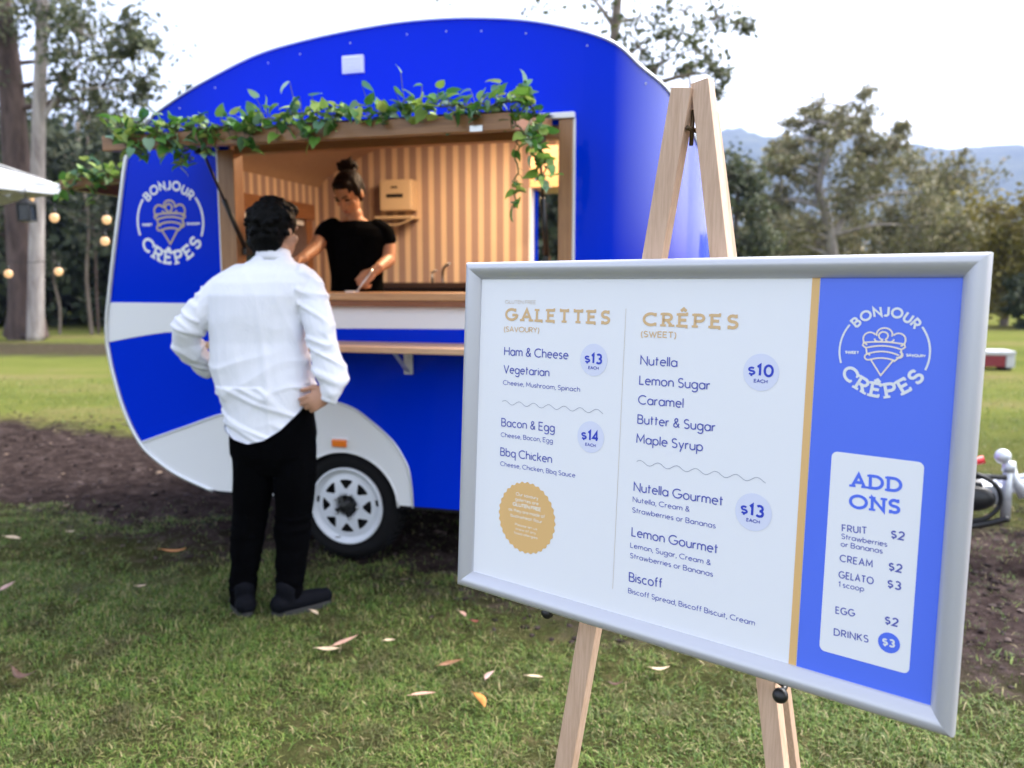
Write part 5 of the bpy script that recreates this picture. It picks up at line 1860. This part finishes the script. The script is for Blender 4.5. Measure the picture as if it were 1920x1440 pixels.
def tree(name, label, cat, x, y, clumps, trunks, fol, bk, seed, leaf=.16, per=260, group=None, z0=0.0):
    """clumps: (dx,dy,z,r) leaf clouds; trunks: list of (path, r0, r1); twigs join each clump to the nearest trunk"""
    g = np.random.default_rng(seed)
    rr = random.Random(seed)
    root = thing(name, label, cat, (x, y, z0), group=group)
    t = MB()
    allp = []
    for path, r0, r1 in trunks:
        q = spline(path, 6)
        k = len(q) - 1
        t.tube(q, [r0 + (r1 - r0) * (i / k) ** .8 for i in range(k + 1)], 12)
        allp += [(p, r0 + (r1 - r0) * i / k) for i, p in enumerate(q)]
    pts = []
    for dx, dy, z, r in clumps:
        c = Vector((dx, dy, z))
        best = min(allp, key=lambda a: (a[0] - c).length + (2.5 if a[0].z > z - .15 * r else 0))
        p0 = best[0]
        mid = p0.lerp(c, .55) + Vector((rr.uniform(-.1, .1), rr.uniform(-.1, .1), .12)) * (c - p0).length * .6
        br = spline([p0, mid, c], 5)
        rb = min(best[1] * .7, .035 + .02 * (c - p0).length)
        t.tube(br, [rb + (.008 - rb) * i / (len(br) - 1) for i in range(len(br))], 6)
        allp += [(p, rb * .6) for p in br[5:]]
        # sub-clumps make the outline ragged
        for k in range(7):
            u = Vector((rr.gauss(0, 1), rr.gauss(0, 1), rr.gauss(0, .75))).normalized() * r * rr.uniform(.35, 1.0)
            cc = c + u
            t.tube([c + u * .05, c + u * .6 + Vector((0, 0, .05 * r)), cc], [.012, .008, .004], 4, cap=False)
            n = int(per / 7)
            pts.append(np.array(cc) + g.normal(size=(n, 3)) * np.array([.30, .30, .22]) * r * rr.uniform(.6, 1.25))
    t.build('trunk', bk, root)
    V, F = leaf_quads(np.concatenate(pts), leaf, g)
    mesh_obj('crown', np_mesh('crown', V, F), fol, root, smooth=False)
    return root

def crown_clumps(rr, n, cx, cz, rx, rz, r, flat=1.0):
    out = []
    while len(out) < n:
        u = Vector((rr.uniform(-1, 1), rr.uniform(-1, 1), rr.uniform(-1, 1)))
        if .25 < u.length < 1:
            out.append((cx + u.x * rx, u.y * rx * flat, cz + u.z * rz, r * rr.uniform(.65, 1.25)))
    return out

def px_at(px, py, Y):
    v = at_depth(px, py, Y)
    return v.x, v.z
def build_trees():
    rr = random.Random(21)
    # --- left: big double gum
    Y = 20.5
    x0, _ = px_at(48, 620, Y)
    def q(px, py, dy=0.0):
        a, b = px_at(px, py, Y + dy)
        return (a - x0, dy, b)
    cl = []
    for px, py, r in ((20, 60, .7), (120, 110, .8), (170, 150, .75), (215, 110, .7), (160, 70, .9), (240, 60, .8), (110, 190, .6), (265, 140, .45), (200, 190, .45), (90, 20, .9), (190, 10, 1.0), (-30, 100, 1.0), (60, -40, 1.1), (285, 60, .4), (10, 170, .5)):
        a, _, b = q(px, py)
        cl.append((a, rr.uniform(-1.2, 1.6), b, r))
    tree('gum_tree', 'tall gum tree with one dark trunk and one pale trunk at the left edge', 'tree', x0, Y, cl,
         [([q(50, 640), q(49, 622), q(46, 590), q(44, 500), q(37, 400), q(27, 250), q(16, 120), q(-12, -60)], .44, .24), ([q(58, 632), q(56, 605), q(50, 560)], .42, .3), ([q(30, 634), q(38, 600), q(44, 550)], .3, .3)], fol_gum, bark_dark, 31, .15, 190)
    # pale second stem: a tree of its own growing beside
    Y2 = 20.0
    x2, _ = px_at(72, 625, Y2)
    def q2(px, py, dy=0.0):
        a, b = px_at(px, py, Y2 + dy)
        return (a - x2, dy, b)
    cl = []
    for px, py, r in ((130, 150, .5), (150, 110, .7), (185, 80, .7), (235, 165, .35), (80, 40, .7), (130, 30, .8), (60, 0, .7), (290, 95, .3), (255, 100, .35)):
        a, _, b = q2(px, py)
        cl.append((a, rr.uniform(-.8, .8), b, r))
    tree('gum_tree', 'slender pale barked gum tree just right of the dark trunk', 'tree', x2, Y2, cl,
         [([q2(66, 640), q2(68, 520), q2(70, 380), q2(73, 220), q2(77, 100), q2(80, -60)], .2, .12), ([q2(72, 240), q2(92, 205), q2(118, 170), q2(150, 120)], .07, .03)], fol_gum, bark_pale, 32, .15, 210)
    # --- saplings at the edge of the wood
    for px, pyt, w, lab, sd, bk in ((157, 370, .055, 'thin grey sapling stem between the string bulbs at the wood edge', 41, bark_mid), (103, 500, .04, 'thin short sapling under the lowest left bulbs', 42, bark_mid),
                                    (173, 430, .035, 'very thin dark stem close beside the caravan tail', 43, bark_dark), (12, 400, .09, 'dark sapling behind the big gum at the far left', 44, bark_dark)):
        Ys = 22.5
        xs, zt = px_at(px, pyt, Ys)
        cl = [(rr.uniform(-.4, .4), rr.uniform(-.4, .4), zt * f + .3, .35) for f in (.75, .9, 1.0)]
        tree('sapling', lab, 'tree', xs, Ys, cl, [([(0, 0, -.1), (rr.uniform(-.08, .08), 0, zt * .4), (rr.uniform(-.1, .1), 0, zt * .8), (0, 0, zt + .4)], w, w * .5)], fol_dark, bk, sd, .12, 90)
    # --- dark wood behind: reads as one mass
    g = np.random.default_rng(5)
    pts, tr = [], MB()
    for i in range(225):
        Yf = rr.uniform(25, 36)
        px = rr.uniform(-350, 1190)
        xf, zt = px_at(px, 215 + 55 * noise.noise(Vector((px * .012, 1, 0))) + rr.uniform(-15, 70), Yf)
        for k in range(16):
            z = zt * rr.uniform(.05, 1.0)
            r = rr.uniform(.5, 1.1)
            c = np.array([xf + rr.gauss(0, .8), Yf + rr.gauss(0, .8), z])
            pts.append(c + g.normal(size=(34, 3)) * r * np.array([.5, .5, .38]))
        tr.tube([(xf, Yf, -.1), (xf + rr.uniform(-.3, .3), Yf, zt * .5), (xf + rr.uniform(-.5, .5), Yf, zt * .95)], [rr.uniform(.05, .16), .07, .02], 6, 1)
    V, F = leaf_quads(np.concatenate(pts), .34, g)
    fw = mesh_obj('bush', np_mesh('bush', V, F), fol_dark, smooth=False)
    fw['kind'] = 'stuff'
    fw['label'] = 'dense dark wood behind the caravan on the left'
    tt = tr.build('bush_stems', [bark_dark, bark_mid])
    tt['kind'] = 'stuff'
    # --- tree overhanging behind the caravan
    Yb = 13.5
    xb, _ = px_at(1120, 500, Yb)
    cl = []
    for px, py, r in ((1195, 95, .38), (1235, 130, .32), (1290, 110, .33), (1262, 60, .45), (1325, 150, .22), (1345, 165, .2), (1300, 118, .16), (1220, 150, .2), (1330, 50, .35), (1180, 30, .5), (1100, 0, .6), (1290, 10, .5), (1395, 40, .22), (990, -30, .6), (860, -40, .6), (1150, -60, .7), (1280, -70, .6)):
        a, b = px_at(px, py, Yb)
        cl.append((a - xb, rr.uniform(-.5, .5), b, r))
    tree('gum_tree', 'sparse gum branches hanging into the white sky above the easel top', 'tree', xb, Yb, cl, [([(0, 0, -.1), (.05, 0, 2.2), (.15, 0, 4.2), (.3, 0, 6.2)], .14, .06)], fol_gum, bark_mid, 51, .10, 150)
    # --- right side of the field
    def field_tree(px, Yt, top, wpx, lab, fol, bk, sd, n, r, trunk_w, leaf=.2, per=240, low=.35, lean=0.0, name='field_tree'):
        xc, zt = px_at(px, top, Yt)
        rx = wpx / 2 / FPX * Yt
        zc = zt * (1 + low) / 2
        cl = crown_clumps(rr, n, lean, zc, rx, zt * (1 - low) / 2, r)
        return tree(name, lab, 'tree', xc, Yt, cl, [([(0, 0, -.1), (.1 + lean * .2, 0, zt * .25), (lean * .6, .1, zt * .5), (lean, 0, zt * .85)], trunk_w, trunk_w * .3)], fol, bk, sd, leaf, per, name and None)
    Yt = 34
    xc, _ = px_at(1560, 480, Yt)
    cl = []
    for px, py, r in ((1555, 180, .55), (1600, 195, .6), (1650, 215, .5), (1520, 215, .5), (1690, 240, .45), (1560, 235, .6), (1610, 255, .6), (1500, 250, .5), (1470, 275, .45), (1640, 280, .7), (1540, 285, .7), (1480, 300, .7), (1590, 310, .9),
                      (1680, 300, .6), (1440, 320, .7), (1520, 340, .9), (1640, 345, 1.0), (1570, 370, .9), (1470, 370, .9), (1420, 380, .8), (1690, 370, .9), (1610, 410, 1.0), (1500, 420, 1.0), (1450, 440, 1.0), (1560, 450, 1.0), (1680, 430, 1.0)):
        a, b = px_at(px, py, Yt)
        cl.append((a - xc, rr.uniform(-2.0, 2.0), b, r))
    def q3(px, py):
        a, b = px_at(px, py, Yt)
        return (a - xc, 0, b)
    cl += [(a + rr.uniform(-.8, .8), b + rr.uniform(-1.5, 1.5), c - rr.uniform(.2, .9), d * .9) for a, b, c, d in cl]
    tree('gum_tree', 'largest olive gum tree across the field with a pale bent trunk', 'tree', xc, Yt, cl, [([q3(1562, 610), q3(1560, 480), q3(1548, 400), q3(1535, 345), q3(1560, 260), q3(1580, 200)], .3, .08), ([q3(1558, 450), q3(1600, 380), q3(1640, 300)], .16, .05)], fol_olive, bark_pale, 61, .17, 380)
    field_tree(1745, 38, 285, 190, 'round olive tree right of the largest field tree', fol_olive, bark_pale, 62, 30, 1.0, .28, .2, 330, .2)
    field_tree(1385, 31, 300, 130, 'grey green tree showing right of the easel leg', fol_gum, bark_mid, 63, 26, .8, .2, .18, 300, .1)
    field_tree(1900, 27, 345, 130, 'golden yellow leaved tree at the right edge of the field', fol_gold, bark_mid, 64, 20, .7, .15, .18, 260, .1)
    field_tree(1838, 40, 395, 90, 'small pale green tree between the round one and the golden one', fol_olive, bark_pale, 65, 12, .8, .16, .2, 230, .15)
    field_tree(1925, 25, 520, 70, 'low dark green shrub beneath the golden tree', fol_dark, bark_dark, 66, 10, .4, .06, .14, 200, .05, name='shrub')
    # scrub along the far side of the field
    g = np.random.default_rng(8)
    pts = []
    for i in range(120):
        px = rr.uniform(1290, 2100)
        Yf = rr.uniform(39, 48)
        xf, zt = px_at(px, 405 + 40 * noise.noise(Vector((px * .015, 3, 0))) + rr.uniform(-10, 60), Yf)
        for k in range(9):
            c = np.array([xf + rr.gauss(0, .8), Yf + rr.gauss(0, .8), zt * rr.uniform(.02, 1)])
            pts.append(c + g.normal(size=(26, 3)) * rr.uniform(.5, 1.0) * np.array([.6, .6, .4]))
    V, F = leaf_quads(np.concatenate(pts), .4, g)
    sc = mesh_obj('scrub', np_mesh('scrub', V, F), fol_olive, smooth=False)
    sc['kind'] = 'stuff'
    sc['label'] = 'olive scrub along the far side of the field'
build_trees()

# ================================================================== LEFT: umbrella, lantern, string lights; right: box; fallen leaves
canvas = mat('white_canvas', (.74, .75, .77), .8)
def umbrella():
    Y = 7.2
    c = at_depth(112, 346, Y)                       # the corner that shows
    half = 1.45
    ang = R(38)
    ex, ey = Vector((math.cos(ang), math.sin(ang), 0)), Vector((-math.sin(ang), math.cos(ang), 0))
    ctr = Vector((c.x, c.y, 0)) - Vector((half * 1.414, 0, 0)) @ Matrix.Identity(3)
    root = thing('market_umbrella', 'white square market umbrella reaching in at the left edge', 'umbrella', (ctr.x, ctr.y, 0))
    z0 = c.z
    m = MB()
    n = 4
    cor = [Vector((half * 1.414 * math.cos(i * math.pi / 2), half * 1.414 * math.sin(i * math.pi / 2), z0)) for i in range(n)]
    apex = Vector((0, 0, z0 + .72))
    for i in range(n):
        a, b = cor[i], cor[(i + 1) % n]
        vs, fs, K = [], [], 8
        for r in range(K + 1):
            for s in range(K + 1):
                p = a.lerp(b, s / K)
                p = apex.lerp(p, r / K)
                p.z -= .05 * math.sin(math.pi * r / K) + .05 * (1 - (2 * s / K - 1) ** 2) * (r / K) ** 2 * -.6
                vs.append(p)
        for r in range(K):
            for s in range(K):
                o = r * (K + 1) + s
                fs.append((o, o + 1, o + K + 2, o + K + 1))
        m.add(vs, fs, 0, True)
    m.build('canopy', canvas, root)
    v = MB()
    for i in range(n):
        a, b = cor[i], cor[(i + 1) % n]
        K = 20
        vs = []
        for s in range(K + 1):
            p = a.lerp(b, s / K)
            z = z0 + .03 * (1 - (2 * s / K - 1) ** 2)
            w = .008 * math.sin(s * 1.9)
            vs += [(p.x * (1 + w), p.y * (1 + w), z), (p.x * (1 + w), p.y * (1 + w), z - .085)]
        v.add(vs, [(2 * s, 2 * s + 2, 2 * s + 3, 2 * s + 1) for s in range(K)], 0, True)
    v.build('valance', canvas, root)
    p = MB()
    p.tube([(0, 0, 0), (0, 0, z0 + .74)], .024, 12)
    for i in range(n):
        p.tube([(0, 0, z0 + .7), cor[i] + Vector((0, 0, -.01))], .009, 6)
    p.box((-.3, -.3, 0), (.3, .3, .07), bev=.01)
    p.build('pole', mat('umbrella_pole', (.3, .3, .3), .4, metal=.5), root)
umbrella()

bulb_m = mat('warm_bulb', (.3, .2, .1), .3, emit=(1.0, .57, .28), estr=.26)
cord_m = mat('black_cord', (.01, .01, .01), .6)
def strings():
    def run(label, pts, Y, bulbs):
        P = [at_depth(px, py, Y + dy) for px, py, dy in pts]
        root = thing('string_lights', label, 'string lights', tuple(P[0]), group='strings of warm bulbs at the left')
        inv = -P[0]
        m = MB()
        m.tube([p + inv for p in spline(P, 8)], .0035, 6)
        m.build('cord', cord_m, root)
        for px, py, dy in bulbs:
            b = at_depth(px, py, Y + dy) + inv
            q = MB()
            r = .042
            q.ball(b, r, n=16, sc=(1, 1, 1.05))
            bo = q.build('bulb', bulb_m, root)
            s = MB()
            s.tube([b + Vector((0, 0, r * .8)), b + Vector((0, 0, r * 2.0))], .016, 10)
            s.tube([b + Vector((0, 0, r * 1.9)), b + Vector((0, 0, r * 2.6))], .004, 6)
            s.build('socket', cord_m, bo)
    run('upper string of round warm bulbs, from the umbrella corner towards the caravan', [(-40, 360, -.6), (55, 354, 0), (102, 384, 0), (150, 396, .1), (200, 388, .2), (270, 360, .3)], 8.0, [(102, 408, 0), (200, 412, .2), (55, 372, 0)])
    run('short middle string with one warm bulb near the caravan tail', [(130, 405, .5), (165, 425, .3), (197, 428, 0), (240, 415, 0), (300, 380, 0)], 8.3, [(197, 452, 0)])
    run('lower string with two warm bulbs in front of the gum trunks', [(-60, 470, 0), (16, 489, 0), (60, 492, 0), (110, 485, 0), (170, 465, 0), (260, 420, 0)], 8.8, [(16, 513, 0), (110, 509, 0)])
strings()
def lantern():
    c = at_depth(50, 396, 7.0)
    root = thing('hanging_lantern', 'black metal lantern hanging under the umbrella edge', 'lantern', tuple(c))
    m = MB()
    w = .055
    m.box((-w, -w, -.085), (w, w, -.07), bev=.004)
    m.box((-w, -w, .05), (w, w, .065), bev=.004)
    for sx in (-1, 1):
        for sy in (-1, 1):
            m.box((sx * w * .9 - .006, sy * w * .9 - .006, -.07), (sx * w * .9 + .006, sy * w * .9 + .006, .05))
    m.add([(-w, -w, .065), (w, -w, .065), (w, w, .065), (-w, w, .065), (0, 0, .12)], [(0, 1, 4), (1, 2, 4), (2, 3, 4), (3, 0, 4)])
    m.tube([(0, 0, .115), (0, 0, .2)], .004, 6)
    m.build('lantern_frame', black_plastic, root)
    g = MB()
    g.box((-w * .8, -w * .8, -.07), (w * .8, w * .8, .05))
    g.build('lantern_glass', mat('smoked_glass', (.02, .025, .035), .1), root)
lantern()

def field_box():
    c = at_ground(1862, 692)
    root = thing('equipment_box', 'low red and white box lying out on the grass field', 'box', (c.x, c.y, 0), (0, 0, R(-8)))
    m = MB()
    m.box((-.34, -.2, .05), (.10, .2, .24), bev=.015)
    m.build('red_case', mat('dark_red_plastic', (.22, .02, .03), .5), root)
    w = MB()
    w.box((-.34, -.22, .24), (.24, .22, .31), bev=.02)
    w.box((.105, -.21, .04), (.24, .21, .24), bev=.02)
    w.build('white_lid', mat('white_plastic', (.5, .5, .52), .6), root)
    for x in (-.32, .12):
        MB().box((x, -.19, 0), (x + .08, .19, .05), bev=.005).build('foot', black_plastic, root)
field_box()

# fallen gum leaves, each its own thing
LEAVES = [  # px, py, length, heading deg, colour key, curl, label
    (648, 1206, .105, 35, 'pink', .25, 'broad pinkish fallen leaf, right one of the crossed pair on the lawn'),
    (616, 1221, .10, -18, 'cream', .3, 'cream fallen leaf, left one of the crossed pair on the lawn'),
    (793, 1304, .085, 8, 'pink', .15, 'straight pinkish fallen leaf below the middle of the lawn'),
    (899, 1315, .085, -62, 'orange', .15, 'orange fallen leaf standing out near the left easel leg'),
    (918, 1268, .06, 58, 'pinkgrey', .2, 'small greyish pink fallen leaf above the orange one'),
    (845, 1247, .09, 22, 'brown', .3, 'brown curled fallen leaf left of the greyish pink one'),
    (1003, 1271, .07, -30, 'cream', .2, 'pale thin fallen leaf just left of the easel leg'),
    (1236, 1258, .085, 25, 'cream', .4, 'large cream fallen leaf on the grass under the board'),
    (868, 1153, .05, -55, 'pink', .3, 'small pink fallen leaf beside the lower left corner of the board'),
    (892, 1167, .045, -30, 'red', .5, 'small dark red fallen leaf touching the board corner shadow'),
    (326, 1036, .12, 18, 'orange', .4, 'orange brown fallen leaf left of the man on dark grass'),
    (24, 1010, .09, 0, 'cream', .2, 'pale fallen leaf at the far left near the dirt edge'),
    (14, 1102, .08, 75, 'pinkgrey', .3, 'upright pinkish fallen leaf at the left edge'),
    (48, 1262, .10, -8, 'darkbrown', .5, 'dark curved strip of fallen bark at lower left'),
    (134, 998, .05, 0, 'cream', .5, 'tiny whitish fallen leaf near the dirt track'),
    (1155, 1280, .055, -10, 'darkbrown', .3, 'dark reddish fallen leaf right of the left easel leg'),
    (590, 1150, .05, -40, 'cream', .3, 'small pale fallen leaf in front of the right shoe of the man'),
    (265, 1100, .05, 10, 'cream', .4, 'small pale scrap of leaf on the lawn left of the man'),
    (730, 1202, .045, 12, 'cream', .3, 'small faint cream leaf right of the crossed pair'),
]
LC = {'pink': (.62, .36, .27), 'cream': (.66, .5, .34), 'orange': (.62, .24, .05), 'pinkgrey': (.45, .29, .26), 'brown': (.24, .12, .06), 'red': (.25, .06, .04), 'darkbrown': (.09, .045, .03)}
LM = {}
for k_, c_ in LC.items():
    LM[k_] = mat('fallen_leaf_' + k_, c_, .55)
    setcol(LM[k_], ramp(LM[k_], tex_noise(LM[k_], 40, 4), [(.35, tuple(.65 * v for v in c_)), (.6, c_)]))
def fallen():
    rr = random.Random(4)
    for px, py, L, hd, ck, curl, lab in LEAVES:
        c = at_ground(px, py, .035)
        n = 12
        vs, fs = [], []
        for i in range(n + 1):
            t = i / n
            w = .135 * L * (math.sin(math.pi * min(1, t * 1.02)) ** .8) * (1.25 - .5 * t) + .0006
            x = (t - .5) * L
            y = .12 * L * math.sin(math.pi * t) * (1 if ck != 'darkbrown' else -2)
            z = curl * L * (4 * (t - .5) ** 2) * .45
            for j, (o, dz) in enumerate(((-1, .35), (0, 0), (1, .35))):
                vs.append((x, y + o * w, z + abs(o) * w * dz))
        for i in range(n):
            for j in range(2):
                a = i * 3 + j
                fs.append((a, a + 1, a + 4, a + 3))
        m = MB()
        m.add(vs, fs, 0, True)
        m.tube([(-L * .5, 0, vs[1][2]), (-L * .62, -.004, vs[1][2] + .002)], .0012, 5)
        o = m.build('fallen_leaf', LM[ck], recalc=False)
        so = o.modifiers.new('thickness', 'SOLIDIFY')
        so.thickness = .0008
        o.location = c
        o.rotation_euler = (rr.uniform(-.15, .3), rr.uniform(-.2, .2), R(hd))
        tag(o, lab, 'leaf', 'fallen leaves on the lawn')
fallen()

# ================================================================== HAZE: thin even air between here and the hills
def haze():
    m = bpy.data.materials.new('thin_haze')
    m.use_nodes = True
    n, l = m.node_tree.nodes, m.node_tree.links
    n.clear()
    o = n.new('ShaderNodeOutputMaterial')
    v = n.new('ShaderNodeVolumePrincipled')
    v.inputs['Color'].default_value = (.42, .54, 1.0, 1)
    v.inputs['Density'].default_value = .00025
    l.new(v.outputs[0], o.inputs['Volume'])
    b = MB().box((-2900, -60, -2.5), (2900, 2900, 520)).build('haze', m)
    b['kind'] = 'stuff'
    b['label'] = 'thin bluish haze over the far hills'
haze()
